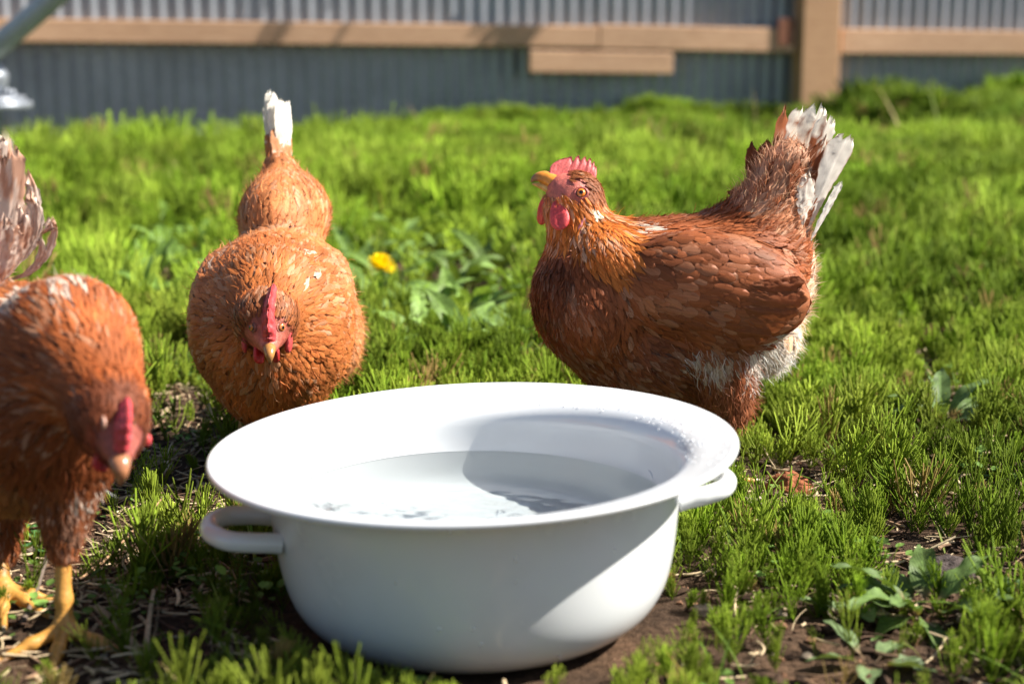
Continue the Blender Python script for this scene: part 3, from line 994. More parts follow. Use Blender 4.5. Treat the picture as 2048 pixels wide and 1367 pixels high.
# ---- the chestnut hen standing side-on behind the basin
def right_hen():
    A = At(1.783)
    rng = np.random.default_rng(11)
    root = empty('hen', ground_at(1425, 968))
    tag(root, 'chestnut hen standing side-on with raised beak, pale comb and white tail, behind the basin', 'hen', 'brown hens around the basin')
    m = A.m
    sd = Blend(.0085)
    head = A(1150, 384)
    neckflow = radial(head, (0, 0, -.25))
    tail = nrm(A(1610, 260) - A(1530, 450))
    back = nrm(np.array([1, 0, .02]))
    bodyflow = lambda p: nrm(nrm(p - A(1160, 470)) * .7 + np.array([1.0, 0.05, -.12]))
    sd.ell('chest', A(1186, 606, -.012), A.r(116, 150, 128), 25, lambda p: nrm(nrm(p - A(1150, 440)) * .8 + np.array([.25, 0, -.75])))
    sd.ell('back', A(1330, 560, 0), A.r(190, 140, 122), 6, bodyflow)
    sd.ell('belly', A(1312, 690, 0), A.r(168, 135, 122), 0, lambda p: nrm(np.broadcast_to([.75, 0, -.5], p.shape)))
    sd.ell('back', A(1480, 535, .01), A.r(126, 128, 122), 0, bodyflow)
    for s_ in (-1, 1):
        sd.ell('wing', A(1425, 575, .0 + s_ * .074), A.r(165, 62, 104), -9, lambda p: nrm(np.broadcast_to([1, 0, -.24], p.shape)))
        sd.ell('wingtip', A(1505, 610, s_ * .068), A.r(100, 52, 66), 6, lambda p: nrm(np.broadcast_to([1, 0, -.10], p.shape)))
        sd.cone('thigh', A(1425 - s_ * 12, 700, s_ * .045), A(1445 - s_ * 18, 815, s_ * .045), 76 * m, 36 * m, (0.1, 0, -1))
    sd.cone('rump', A(1520, 470, .005), A(1574, 330, .005), 84 * m, 40 * m, lambda p: nrm(np.broadcast_to(tail, p.shape)))
    sd.ell('fluff', A(1518, 662, .01), A.r(70, 112, 80), 0, (.55, 0, -.8))
    sd.ell('fluff', A(1560, 560, .01), A.r(54, 80, 90), 0, (.7, 0, .25))
    sd.ell('neck', A(1222, 512, -.012), A.r(80, 132, 66), -20, neckflow)
    sd.cone('neck', A(1176, 530, -.006), A(1152, 428, -.004), 76 * m, 47 * m, neckflow)
    sd.ell('head', A(1154, 388), A.r(40, 37, 37), 0, lambda p: nrm(np.broadcast_to([.75, 0, -.6], p.shape)))
    sd.cone('face', A(1140, 388), A(1116, 371), 27 * m, 13 * m, (.8, 0, -.5))
    sd.cone('face', A(1132, 405), A(1130, 425), 22 * m, 26 * m, (.3, 0, -1))
    sd.split = lambda p: p[:, 1] < A.Y
    eye = sd.hit(1163, 386)
    near = head - np.array([0, .02, 0])
    def bare(p):
        d1 = np.linalg.norm((p - A(1150, 381)) * np.array([1, .5, 1]), axis=1) < 31 * m
        d2 = np.linalg.norm((p - A(1118, 371)) * np.array([1, .6, 1]), axis=1) < 30 * m
        return d1 | d2
    hack = dipalette((.52, .175, .036), (.78, .60, .44), (.24, .07, .02), .36, .5)
    tabs = {'head': dipalette((.25, .085, .030), (.6, .4, .25), (.1, .035, .015), .05, .2),
            'face': dipalette((.36, .15, .06), (.6, .4, .25), (.2, .07, .03), .15, .2),
            'neck': hack,
            'chest': dipalette((.25, .080, .030), (.60, .38, .26), (.09, .028, .012), .34, .25),
            'body': dipalette((.24, .075, .028), (.6, .4, .28), (.1, .03, .014), .18),
            'back': dipalette((.29, .098, .038), (.6, .36, .23), (.14, .04, .018), .12, .2),
            'belly': dipalette((.20, .068, .030), (.55, .34, .22), (.1, .03, .014), .25),
            'wing': dipalette((.245, .080, .030), (.52, .26, .15), (.12, .034, .014), .34, .26),
            'wingtip': dipalette((.21, .060, .020), (.48, .22, .11), (.10, .027, .012), .34, .26),
            'rump': dipalette((.46, .22, .12), (.76, .55, .40), (.25, .08, .035), .7, .3),
            'fluff': dipalette((.66, .47, .34), (.82, .75, .66), (.45, .22, .12), .8, .14),
            'thigh': dipalette((.30, .12, .06), (.70, .52, .40), (.16, .05, .025), .45, .25)}
    c_ear = sd.hit(1190, 424)[0]; w1 = A(1318, 470, -.06); w2 = A(1308, 535, -.08)
    tip_w = A(1508, 615, -.09); tip2 = A(1590, 568, -.08); tip3 = A(1515, 555, -.09)
    wl_ = A(1520, 690, 0)
    def extra(p, n, b, e, rng):
        k = np.linalg.norm(p - c_ear, axis=1) < 10 * m
        b[k] = (.74, .60, .42); e[k] = (.8, .7, .55)
        for c, r_, pr in ((w1, 20, .4), (w2, 22, .4), (A(1296, 572, -.08), 18, .4), (tip_w, 17, .5), (tip2, 12, .6), (tip3, 12, .4), (A(1280, 455, -.03), 30, .3)):
            k = (np.linalg.norm(p - c, axis=1) < r_ * m) & (rng.random(len(p)) < pr)
            b[k] = (.62, .47, .36); e[k] = (.80, .77, .72)
        k = (np.linalg.norm((p - wl_) * np.array([1, .4, 1]), axis=1) < 84 * m * rng.uniform(.55, 1.1, len(p))) & (p[:, 0] > A(1470, 690)[0] - 60 * m * rng.random(len(p)))
        kk = rng.uniform(.35, .9, (len(p), 1))[k]
        b[k] = b[k] * (1 - kk) + np.array([.80, .72, .62]) * kk; e[k] = (.84, .78, .70)
        k = (np.linalg.norm((p - A(1412, 722, -.07)) * np.array([.8, .6, 1.2]), axis=1) < 50 * m * rng.uniform(.2, 1.1, len(p)))
        b[k] = b[k] * .55 + np.array([.30, .24, .18]); e[k] = (.78, .70, .60)
        # front of the breast darker
        k = np.linalg.norm(p - A(1105, 585, -.05), axis=1) < 70 * m
        b[k] *= .55; e[k] *= .6
        return b, e
    colour = make_colour(tabs, 7, extra)
    def skin(V, c):
        k = np.clip(1.6 - np.linalg.norm((V - A(1149, 382)) * np.array([1, .5, 1]), axis=1) / (31 * m), 0, 1)[:, None]
        k2 = np.clip(1.8 - np.linalg.norm((V - A(1128, 372)) * np.array([1, .6, 1]), axis=1) / (30 * m), 0, 1)[:, None]
        k = np.maximum(k, k2)
        red = np.array([.62, .16, .12]) * (.8 + .5 * fbm(V * 420, 2, 2)[:, None])
        return c * (1 - k) + red * k
    build_bird(root, sd, colour, rng, bare, .0042, 75000, fuzz=26000,
               fuzzw={'fluff': 1, 'thigh': .8, 'rump': .9, 'wing': .0, 'wingtip': 0.0, 'back': .04, 'chest': .12, 'neck': .06, 'head': .25, 'face': .3, 'belly': .3}, skin=skin)
    # eyes
    for s_ in (-1, 1):
        c, g = (eye if s_ < 0 else (eye[0] * np.array([1, -1, 1]) + np.array([0, 2 * A.Y, 0]), eye[1] * np.array([1, -1, 1])))
        eyeball('eye', c - g * .0022, nrm(g + np.array([-.2, -.15 * (1 if s_ < 0 else -1), .05])), .0064, root)
    # comb
    zz = [(1099, 341), (1101, 333), (1106, 327), (1113, 322), (1120, 319), (1128, 316), (1136, 315), (1143, 312), (1145, 321), (1147, 322), (1152, 314), (1158, 310), (1160, 320), (1162, 321),
          (1167, 315), (1171, 312), (1173, 322), (1175, 322), (1179, 317), (1182, 316), (1183, 326), (1185, 327), (1187, 323), (1189, 323), (1189, 331), (1191, 333), (1193, 333), (1194, 345), (1192, 356)]
    tx = np.array(zz, float)
    t = np.linspace(0, len(tx) - 1, 90); T_ = np.stack([np.interp(t, np.arange(len(tx)), tx[:, i]) for i in (0, 1)], 1)
    bl = np.array([(1098, 345), (1110, 352), (1128, 356), (1150, 356), (1168, 358), (1180, 361), (1187, 360)], float)
    tb = np.linspace(0, len(bl) - 1, 90); B_ = np.stack([np.interp(tb, np.arange(len(bl)), bl[:, i]) for i in (0, 1)], 1)
    lean = lambda q, f: A(q[0], q[1], .007 * f)
    blade('comb', [lean(q, 0) for q in B_], [lean(q, (B_[i][1] - q[1]) / 40.0) for i, q in enumerate(T_)], .0042, (0.06, 1, 0), M_COMB, root, (.74, .14, .125), 3)
    # wattles
    lobe('wattle', sd.hit(1116, 402)[0] + np.array([0, .001, 0]), sd.hit(1121, 457)[0] - np.array([0, .012, 0]), 20 * m, .0042, (0.25, 1, 0), M_COMB, root, (.72, .075, .075))
    lobe('wattle', A(1090, 396, .006), A(1081, 450, .010), 15 * m, .0042, (0.9, .5, 0), M_COMB, root, (.58, .035, .035))
    # red lobe below the ear
    lobe('earlobe', sd.hit(1176, 428)[0] - np.array([0, .001, 0]), sd.hit(1158, 470)[0], 8 * m, .0022, (0, 1, 0), M_COMB, root, (.45, .13, .14))
    ub = MB()
    c0 = np.array([.72, .27, .04])
    loft(ub, [A(1130, 382), A(1112, 367), A(1094, 357), A(1080, 354), A(1069, 357), A(1062.5, 364)], A.r(20, 18, 14, 10, 6, .8), A.r(20, 19, 15, 11, 6.5, 1.4), (0, 0, 1), 16,
         np.array([c0 * .9, c0, c0, c0 * .8, (.32, .16, .07), (.28, .15, .08)]), 6)
    ub.build('upper_beak', M_HORN, root)
    lb = MB()
    loft(lb, [A(1133, 398), A(1116, 387), A(1098, 378), A(1082, 371.5), A(1064, 367.5)], A.r(18, 16, 13, 8.5, 1), A.r(9, 10, 9, 6.5, 1), (0, 0, 1), 14,
         np.array([c0, c0 * 1.15, (.75, .45, .15), (.75, .42, .12), (.7, .4, .12)]), 6)
    lb.build('lower_beak', M_HORN, root)
    # tail
    tq = MB()
    wh = (.82, .76, .66); br = (.27, .085, .034)
    F = np.array([.5, -1, .15])
    rr = np.random.default_rng(3)
    poi = [(0, .12), (.12, .35), (.35, .85), (.62, 1.0), (.8, .75), (.93, .35), (1, .06)]
    rnd = [(0, .10), (.15, .25), (.4, .55), (.7, .95), (.86, 1.0), (.95, .8), (1, .45)]
    for (b, t, w_, dy, f, kw) in [
            ((1556, 420), (1571, 203), 21, .022, F, dict(prof=poi, cola=(.62, .48, .38), colb=br, blot=.78, seedv=1)),
            ((1570, 420), (1607, 206), 23, .012, F, dict(cola=wh, colb=br, blot=.34, rim=.7, seedv=2)),
            ((1580, 430), (1641, 200), 24, .004, F, dict(prof=rnd, cola=wh, colb=br, blot=.3, seedv=3)),
            ((1590, 430), (1664, 224), 20, -.006, F, dict(prof=rnd, cola=wh, colb=br, blot=.40, seedv=14)),
            ((1600, 430), (1655, 262), 17, -.014, F, dict(prof=poi, cola=wh, colb=br, blot=.5, seedv=5)),
            ((1612, 455), (1650, 290), 13, -.02, F, dict(prof=poi, cola=(.5, .3, .2), colb=br, blot=.75, seedv=6)),
            ((1612, 470), (1702, 262), 27, -.016, F, dict(prof=rnd, cola=(.76, .71, .64), colb=(.42, .19, .09), blot=.12, rim=.8, bend=-.03, seedv=7, rag=.04)),
            ((1622, 480), (1686, 358), 8, -.02, F, dict(cola=(.8, .76, .7), colb=br, blot=.05, seedv=8)),
            ((1532, 410), (1536, 272), 22, .02, F, dict(prof=poi, cola=(.45, .25, .15), colb=br, blot=.85, seedv=9)),
            ((1512, 402), (1504, 276), 17, .02, F, dict(prof=poi, cola=(.4, .2, .1), colb=(.2, .06, .025), blot=.9, seedv=10)),
            ((1560, 430), (1560, 300), 22, -.022, F, dict(prof=poi, cola=(.45, .22, .12), colb=br, blot=.8, rag=.16, seedv=11)),
            ((1590, 440), (1606, 300), 20, -.03, F, dict(prof=poi, cola=(.5, .28, .18), colb=br, blot=.6, rag=.16, seedv=12)),
            ((1605, 450), (1618, 335), 15, -.034, F, dict(prof=poi, cola=wh, colb=br, blot=.35, rag=.12, seedv=13)),
            ((1490, 400), (1470, 372), 22, .03, F, dict(cola=(.3, .12, .06), colb=br, blot=.9, rag=.1, seedv=17))]:
        quill(tq, A(b[0], b[1], dy), A(t[0], t[1], dy + .012), w_ * m * 1.35, f + np.array([rr.normal(0, .2), 0, 0]), rr, **kw)
    tq.build('tail', M_QUILL, root)
    fq = MB()
    for i, (b, t, w_) in enumerate([((1395, 672), (1478, 690), 17), ((1415, 660), (1512, 681), 18), ((1432, 645), (1542, 662), 19), ((1448, 628), (1570, 640), 20), ((1462, 608), (1592, 618), 20), ((1476, 588), (1608, 594), 20), ((1488, 566), (1600, 566), 18)]):
        pb, g1 = sd.hit(*b); pt, g2 = sd.hit(min(t[0], 1570), t[1])
        end = pt + (A(*t) - A(min(t[0], 1570), t[1])) + np.array([0, -.004, 0])
        quill(fq, pb + g1 * .001, end + g2 * (.006 + .0008 * i), w_ * m, g1 + g2 + np.array([0, -.3, 0]), rr, prof=[(0, .3), (.2, .6), (.5, .92), (.8, 1.0), (.93, .8), (1, .4)], cola=np.array([.25, .078, .028]) * (1 + .25 * (i % 2)), colb=(.40, .19, .10), blot=.16, rim=.45, bend=.06, rag=.03, fold=.22, seedv=30 + i)
    fq.build('flight_feathers', M_QUILL, root)
    for s_, kx, fx, fy in ((-1, 1444, 1430, 968), (1, 1405, 1385, 940)):
        knee = A(kx, 800, s_ * .045)
        g = ground_at(fx, fy)
        hen_leg(root, knee, (knee[0] * .5 + g[0] * .5, knee[1] * .4 + g[1] * .6, .017), [g + np.array([-.055, -.022, .004]), g + np.array([-.06, .006, .004]), g + np.array([-.05, .034, .004]), g + np.array([.045, 0, .004])], .0075, .0058)
    return root

# ---- the ginger hen facing the viewer with lowered head
def middle_hen():
    A = At(1.90)
    rng = np.random.default_rng(23)
    root = empty('hen', ground_at(545, 960) + np.array([0, .06, 0]))
    tag(root, 'ginger hen facing the viewer with lowered head and upright white tail, behind the basin', 'hen', 'brown hens around the basin')
    m = A.m
    sd = Blend(.0085)
    hd = A(533, 640, -.185)
    rad1 = radial(A(536, 628, -.20), (0, .15, 0))
    sd.ell('chest', A(548, 655, -.035), [144 * m, .135, 172 * m], 0, lambda p: nrm(rad1(p) + np.array([0, .25, -.1])))
    sd.ell('back', A(552, 570, .03), [126 * m, .14, 104 * m], 0, lambda p: nrm(rad1(p) * .7 + np.array([0, .7, .2])))
    for s_ in (-1, 1):
        sd.ell('wing' if s_ < 0 else 'wing', A(549 + s_ * 108, 622, .01), [42 * m, .12, 112 * m], 0, lambda p: nrm(rad1(p) * .8 + np.array([0, 1.0, -.25])))
    sd.ell('rump0', A(570, 432, .15), [91 * m, .11, 92 * m], 0, lambda p: nrm(np.broadcast_to([0, .35, .9], p.shape)))
    sd.cone('rump0', A(564, 400, .185), A(559, 335, .205), 50 * m, 29 * m, (0, .2, 1))
    sd.ell('fluff', A(672, 664, .10), [46 * m, .09, 84 * m], 8, (.25, .3, -.8))
    sd.ell('belly', A(552, 745, 0), [100 * m, .12, 96 * m], 0, (0, .5, -.8))
    sd.cone('neck', A(545, 600, -.10), A(534, 634, -.165), 96 * m, 50 * m, rad1)
    sd.ell('head', hd, [37 * m, .025, 39 * m], 0, lambda p: nrm(np.broadcast_to([0, .8, .35], p.shape) + 0 * p))
    for s_ in (-1, 1):
        sd.ell('head', A(533 + s_ * 22, 628, -.192), [17 * m, .018, 19 * m], 0, lambda p: nrm(np.broadcast_to([0, .5, .8], p.shape)))
    sd.cone('face', A(534, 658, -.195), A(538, 693, -.222), 32 * m, 14 * m, (0, .7, .7))
    sd.split = lambda p: p[:, 0] < A(549, 628)[0]
    R0 = dict(REGION)
    REGION.update({'chest': (.0230, .0037, .055, .0050, 2, .36, .40), 'back': (.0240, .0042, .05, .0055, 2, .34, .32), 'wing': (.0250, .0050, .045, .0064, 0, .28, .2), 'neck': (.0230, .0028, .06, .0040, 1, .24, .3)})
    REGION['rump0'] = (.0230, .0042, .06, .0055, 2, .30, .30)
    fcn = A(536, 676, -.215)
    def bare(p):
        return (np.linalg.norm((p - fcn) * np.array([1, .8, 1]), axis=1) < 41 * m) | ((np.abs(p[:, 0] - A(540, 640, -.2)[0]) < 11 * m) & (np.linalg.norm(p - A(538, 645, -.21), axis=1) < 42 * m))
    gb = (.46, .175, .058)
    tabs = {'head': dipalette((.29, .105, .040), (.6, .4, .26), (.07, .025, .012), .35, .6),
            'face': dipalette((.3, .10, .05), (.5, .3, .2), (.1, .04, .02), .1, .25),
            'neck': dipalette((.40, .14, .042), (.66, .42, .26), (.24, .075, .025), .18, .2),
            'chest': dipalette((.42, .150, .048), (.68, .46, .30), (.26, .08, .026), .18, .18),
            'back': dipalette((.48, .20, .080), (.70, .46, .30), (.3, .11, .04), .24, .16),
            'body': dipalette(gb, (.7, .5, .35), (.3, .1, .04), .2, .16),
            'wing': dipalette((.48, .20, .085), (.70, .48, .32), (.3, .11, .045), .24, .16),
            'rump0': dipalette((.50, .21, .085), (.72, .5, .34), (.36, .13, .05), .2, .14),
            'fluff': dipalette((.52, .235, .10), (.7, .5, .34), (.36, .15, .06), .2, .14),
            'belly': dipalette((.30, .11, .04), (.5, .3, .18), (.2, .06, .022), .1, .2)}
    def extra(p, n, b, e, rng):
        for c, r_, pr in ((A(430, 527, -.06), 22, .3), (A(400, 575, -.04), 14, .3), (A(607, 515, -.07), 26, .22), (A(520, 570, -.12), 22, .25), (A(612, 570, -.12), 24, .22), (A(470, 500, -.03), 18, .25), (A(632, 478, 0), 18, .2)):
            k = (np.linalg.norm((p - c) * np.array([1, .5, 1]), axis=1) < r_ * m) & (rng.random(len(p)) < pr)
            b[k] = b[k] * .4 + np.array([.42, .32, .24]); e[k] = (.74, .62, .50)
        for s_ in (-1, 1):
            k = np.linalg.norm(p - A(533 + s_ * 46, 642, -.19), axis=1) < 10 * m
            b[k] = (.7, .58, .42); e[k] = (.75, .66, .5)
        return b, e
    colour = make_colour(tabs, 19, extra)
    def skin(V, c):
        k = np.clip(1.7 - np.linalg.norm((V - fcn) * np.array([1, .8, 1]), axis=1) / (34 * m), 0, 1)[:, None]
        k2 = np.clip(1.6 - np.abs(V[:, :1] - A(540, 640, -.2)[0]) / (11 * m), 0, 1) * (np.linalg.norm(V - A(538, 645, -.21), axis=1) < 60 * m)[:, None]
        red = np.array([.56, .14, .10]) * (.75 + .5 * fbm(V * 420, 2, 2)[:, None])
        k = np.maximum(k, k2)
        return c * (1 - k) + red * k
    build_bird(root, sd, colour, rng, bare, .0045, 70000, fuzz=15000,
               fuzzw={'fluff': .7, 'wing': .05, 'rump0': .25, 'back': .12, 'chest': .22, 'neck': .12, 'head': .2, 'face': .3, 'belly': .4}, skin=skin, over=16000)
    REGION.update(R0)
    for s_ in (-1, 1):
        c, g = sd.hit(534 + s_ * 31, 655)
        eyeball('eye', c - g * .0038 + np.array([0, 0, 0]), nrm(np.array([s_ * .8, -.65, .08])), .0056, root, (.55, .2, .05), (.30, .10, .07))
    n = 60
    t = np.linspace(0, 1, n)
    # base along the crown from the beak root back, outline above it with small points
    bx = np.interp(t, [0, .25, .6, 1], [539, 538, 537, 540]); by = np.interp(t, [0, .25, .6, 1], [692, 668, 630, 604]); bd = np.interp(t, [0, .25, .6, 1], [-.222, -.222, -.208, -.176])
    saw = np.abs(((t * 6.5) % 1) - .5) * 2
    ht = np.interp(t, [0, .12, .4, .75, 1], [.002, .010, .021, .027, .018]) * (1 - .22 * (saw > .55) * saw)
    B_ = np.array([A(a, b, c) for a, b, c in zip(bx, by, bd)])
    outv = np.stack([np.interp(t, [0, .4, .7, 1], [.02, .08, .18, .22]), np.interp(t, [0, .5, 1], [-1, -.65, .35]), np.interp(t, [0, .4, 1], [.25, .75, 1.1])], 1)
    blade('comb', B_, B_ + nrm(outv) * ht[:, None] * 1.12, .0072, (1, 0, .1), M_COMB, root, (.66, .075, .08), 8)
    lobe('wattle', A(516, 688, -.205), A(519, 728, -.212), 13 * m, .004, (.8, -.5, 0), M_COMB, root, (.58, .03, .03))
    lobe('wattle', A(553, 692, -.20), A(550, 724, -.196), 12 * m, .004, (.8, .5, 0), M_COMB, root, (.50, .03, .03))
    for s_ in (-1, 1):
        lobe('earlobe', A(533 + s_ * 47, 660, -.196), A(533 + s_ * 43, 706, -.196), 11 * m, .0035, (1, -.2 * s_, 0), M_COMB, root, (.55, .07, .07))
    c0 = np.array([.42, .19, .055])
    ub = MB()
    loft(ub, [A(538, 688, -.212), A(539, 699, -.232), A(539.5, 713, -.240), A(540, 726, -.240)], A.r(14, 11, 7.5, 1.2), A.r(12, 10, 7, 1.2), (0, -1, .3), 16, np.array([(.5, .2, .1), c0, c0 * .95, (.22, .14, .09)]), 6)
    ub.build('upper_beak', M_HORN, root)
    lb = MB()
    loft(lb, [A(537, 697, -.205), A(538, 709, -.222), A(539, 720, -.229)], A.r(11, 8, 1.6), A.r(6, 5, 1.2), (0, -1, .3), 12, c0 * .8, 6)
    lb.build('lower_beak', M_HORN, root)
    tq = MB(); rr = np.random.default_rng(5)
    wh = (.80, .76, .68); bf = (.60, .33, .18)
    F = np.array([.8, -1, .25])
    for b, t_, w_, dy, fx, kw in [((545, 350), (540, 172), 15, .21, -.5, {}), ((556, 350), (547, 180), 17, .205, -.15, {}), ((566, 350), (562, 190), 17, .20, .1, {}), ((574, 350), (574, 194), 15, .205, .4, {}), ((580, 350), (577, 205), 12, .215, .8, {}),
                              ((538, 345), (530, 205), 13, .225, -1.2, {'bend': .05}), ((560, 345), (556, 250), 19, .19, 0, {'colb': (.5, .22, .09)}), ((545, 345), (541, 262), 16, .195, -.3, {'colb': (.5, .22, .09)}), ((573, 345), (576, 268), 16, .195, .3, {'colb': (.5, .22, .09)})]:
        o = dict(cola=wh, colb=bf, blot=.22, seedv=b[0]); o.update(kw)
        if t_[1] > 240: o['blot'] = .75
        quill(tq, A(b[0], b[1], dy), A(t_[0], t_[1], dy + .03), w_ * m, F + np.array([fx * .7, 0, 0]), rr, **o)
    tq.build('tail', M_QUILL, root)
    for s_ in (-1, 1):
        knee = A(550 + s_ * 62, 812, .02)
        g = np.array([knee[0], knee[1] - .01, 0])
        hen_leg(root, knee, (g[0], g[1], .017), [g + np.array([-.028, -.05, .004]), g + np.array([0, -.062, .004]), g + np.array([.03, -.05, .004]), g + np.array([0, .045, .004])], .0075, .0058)
    return root

# ---- the near hen cut by the picture's left edge
def left_hen():
    A = At(1.33)
    rng = np.random.default_rng(37)
    foot = ground_at(134, 1298)
    root = empty('hen', foot)
    tag(root, 'rust hen nearest the viewer, on a yellow leg with its head down, left of basin', 'hen', 'brown hens around the basin')
    m = A.m
    sd = Blend(.0085)
    rad1 = radial(A(225, 800, -.11), (-.25, .3, 0))
    sd.ell('back', A(40, 745, .075), A.r(215, 205, 185), 0, lambda p: nrm(rad1(p) * .5 + np.array([-.6, .7, .1])))
    sd.ell('chest', A(120, 780, .0), A.r(155, 170, 195), 0, lambda p: nrm(rad1(p) + np.array([0, .1, -.35])))
    sd.ell('belly', A(40, 880, .04), A.r(190, 190, 150), 0, (-.3, .3, -.9))
    sd.cone('thigh', A(135, 930, -.015), A(125, 1105, -.02), 74 * m, 25 * m, (0, 0, -1))
    sd.cone('thigh', A(-20, 940, .11), A(0, 1105, .09), 92 * m, 34 * m, (0, 0, -1))
    sd.cone('rump', A(-90, 640, .17), A(-40, 490, .21), 110 * m, 52 * m, (.15, .2, 1))
    sd.ell('wing', A(-30, 760, .0), A.r(170, 60, 130), 0, (-.8, .6, -.2))
    sd.cone('neck', A(140, 690, -.02), A(212, 800, -.095), 128 * m, 66 * m, rad1)
    sd.ell('head', A(222, 842, -.115), A.r(54, 50, 58), 0, lambda p: nrm(np.broadcast_to([-.4, .5, .8], p.shape)))
    sd.cone('face', A(228, 870, -.125), A(240, 912, -.14), 38 * m, 20 * m, (-.2, .3, .9))
    sd.split = lambda p: p[:, 0] < 99
    fcn = A(242, 888, -.14)
    bare = lambda p: np.linalg.norm((p - fcn) * np.array([1, .8, 1]), axis=1) < 42 * m
    tabs = {'head': dipalette((.20, .060, .024), (.5, .3, .2), (.08, .025, .012), .06, .22),
            'face': dipalette((.3, .08, .04), (.5, .3, .2), (.1, .04, .02), .1, .25),
            'neck': dipalette((.33, .10, .031), (.64, .42, .27), (.13, .04, .015), .2, .3),
            'chest': dipalette((.25, .078, .028), (.62, .42, .29), (.12, .035, .014), .20, .22),
            'back': dipalette((.40, .15, .055), (.80, .70, .60), (.2, .07, .03), .5, .2),
            'body': dipalette((.3, .1, .04), (.7, .5, .35), (.2, .06, .03), .2, .2),
            'wing': dipalette((.34, .115, .045), (.76, .60, .48), (.2, .06, .025), .3, .2),
            'rump': dipalette((.46, .24, .16), (.72, .52, .42), (.3, .12, .06), .5, .25),
            'belly': dipalette((.30, .13, .05), (.55, .36, .22), (.14, .04, .02), .3, .2),
            'thigh': dipalette((.27, .095, .038), (.66, .46, .34), (.16, .05, .022), .35, .2)}
    def extra(p, n, b, e, rng):
        for c, r_, pr in ((A(40, 585, 0), 60, .6), (A(160, 600, 0), 60, .55), (A(180, 990, -.03), 36, .3)):
            k = (np.linalg.norm((p - c) * np.array([1, .4, 1]), axis=1) < r_ * m) & (rng.random(len(p)) < pr)
            b[k] = b[k] * .35 + np.array([.50, .42, .34]); e[k] = (.80, .72, .62)
        return b, e
    colour = make_colour(tabs, 41, extra)
    def skin(V, c):
        k = np.clip(1.7 - np.linalg.norm((V - fcn) * np.array([1, .8, 1]), axis=1) / (38 * m), 0, 1)[:, None]
        return c * (1 - k) + np.array([.36, .085, .06]) * k
    build_bird(root, sd, colour, rng, bare, .0048, 50000, fuzz=9000, scale=1.05,
               fuzzw={'thigh': .5, 'rump': .9, 'back': .12, 'chest': .15, 'neck': .08, 'head': .2, 'belly': .4}, skin=skin)
    for px, s_ in ((205, -1), (262, 1)):
        c, g = sd.hit(px, 842)
        eyeball('eye', c - g * .004, nrm(np.array([s_ * .85, -.5, .1])), .0056, root, (.5, .18, .05), (.45, .25, .18))
    n = 50; t = np.linspace(0, 1, n)
    bx = np.interp(t, [0, .5, 1], [243, 246, 248]); by = np.interp(t, [0, .5, 1], [905, 858, 805]); bd = np.interp(t, [0, .5, 1], [-.145, -.148, -.128])
    saw = np.abs(((t * 5.5) % 1) - .5) * 2
    ht = np.interp(t, [0, .2, .6, 1], [.003, .008, .012, .009]) * (1 - .2 * (saw > .5) * saw)
    B_ = np.array([A(a, b, c) for a, b, c in zip(bx, by, bd)])
    blade('comb', B_, B_ + nrm(np.stack([np.full(n, .5), np.full(n, -.65), np.interp(t, [0, 1], [-.1, .9])], 1)) * ht[:, None], .0052, (1, .3, 0), M_COMB, root, (.60, .055, .07), 4)
    lobe('wattle', A(212, 880, -.128), A(202, 944, -.13), 25 * m, .0045, (.8, -.4, 0), M_COMB, root, (.52, .03, .04))
    lobe('wattle', A(283, 850, -.10), A(296, 892, -.105), 14 * m, .0045, (.8, .4, 0), M_COMB, root, (.60, .05, .05))
    c0 = np.array([.36, .15, .07])
    ub = MB()
    loft(ub, [A(237, 905, -.132), A(240, 925, -.148), A(242, 948, -.152), A(240, 970, -.146)], A.r(22, 19, 13, 2), A.r(18, 15, 11, 2), (0.2, -1, .2), 14, np.array([(.4, .12, .08), c0, c0, (.3, .16, .1)]), 6)
    ub.build('upper_beak', M_HORN, root)
    lb = MB()
    loft(lb, [A(233, 915, -.122), A(234, 935, -.136), A(235, 956, -.14)], A.r(17, 13, 3), A.r(10, 8, 2), (0.2, -1, .2), 12, c0 * .8, 6)
    lb.build('lower_beak', M_HORN, root)
    tq = MB(); rr = np.random.default_rng(15)
    cola = (.76, .60, .50); colb = (.55, .31, .21)
    F = np.array([.3, -1, .2])
    for b, t_, w_, bend, dy in [((-30, 560), (-10, 225), 34, .05, .2), ((-15, 560), (20, 262), 30, .06, .19), ((0, 545), (52, 330), 18, .16, .2), ((5, 545), (60, 372), 12, .22, .2), ((10, 560), (40, 395), 16, .12, .19),
                                ((20, 560), (106, 420), 10, .2, .18), ((15, 560), (85, 470), 11, .22, .18), ((-40, 555), (-60, 240), 34, 0, .2), ((0, 570), (30, 440), 22, .05, .17), ((-10, 570), (5, 420), 26, .02, .17)]:
        quill(tq, A(b[0], b[1], dy), A(t_[0], t_[1], dy), w_ * m, F, rr, bend=bend, cola=cola, colb=colb, blot=.45, rag=.12, seedv=b[0] + t_[1])
    tq.build('tail', M_QUILL, root)
    kn = A(125, 1095, -.02)
    hen_leg(root, kn, (foot[0] - .001, foot[1], .020), [foot + np.array([-.048, -.034, .004]), foot + np.array([.004, -.062, .004]), foot + np.array([.062, -.026, .004]), foot + np.array([-.012, .040, .004])], .0076, .0064)
    kn2 = A(0, 1095, .09); g2 = ground_at(42, 1222)
    hen_leg(root, kn2, (g2[0] - .02, g2[1] + .01, .020), [g2 + np.array([.034, .010, .004]), g2 + np.array([.034, -.026, .004]), g2 + np.array([0, -.05, .004]), g2 + np.array([-.05, .03, .004])], .0074, .0062, col=YEL * .9)
    return root

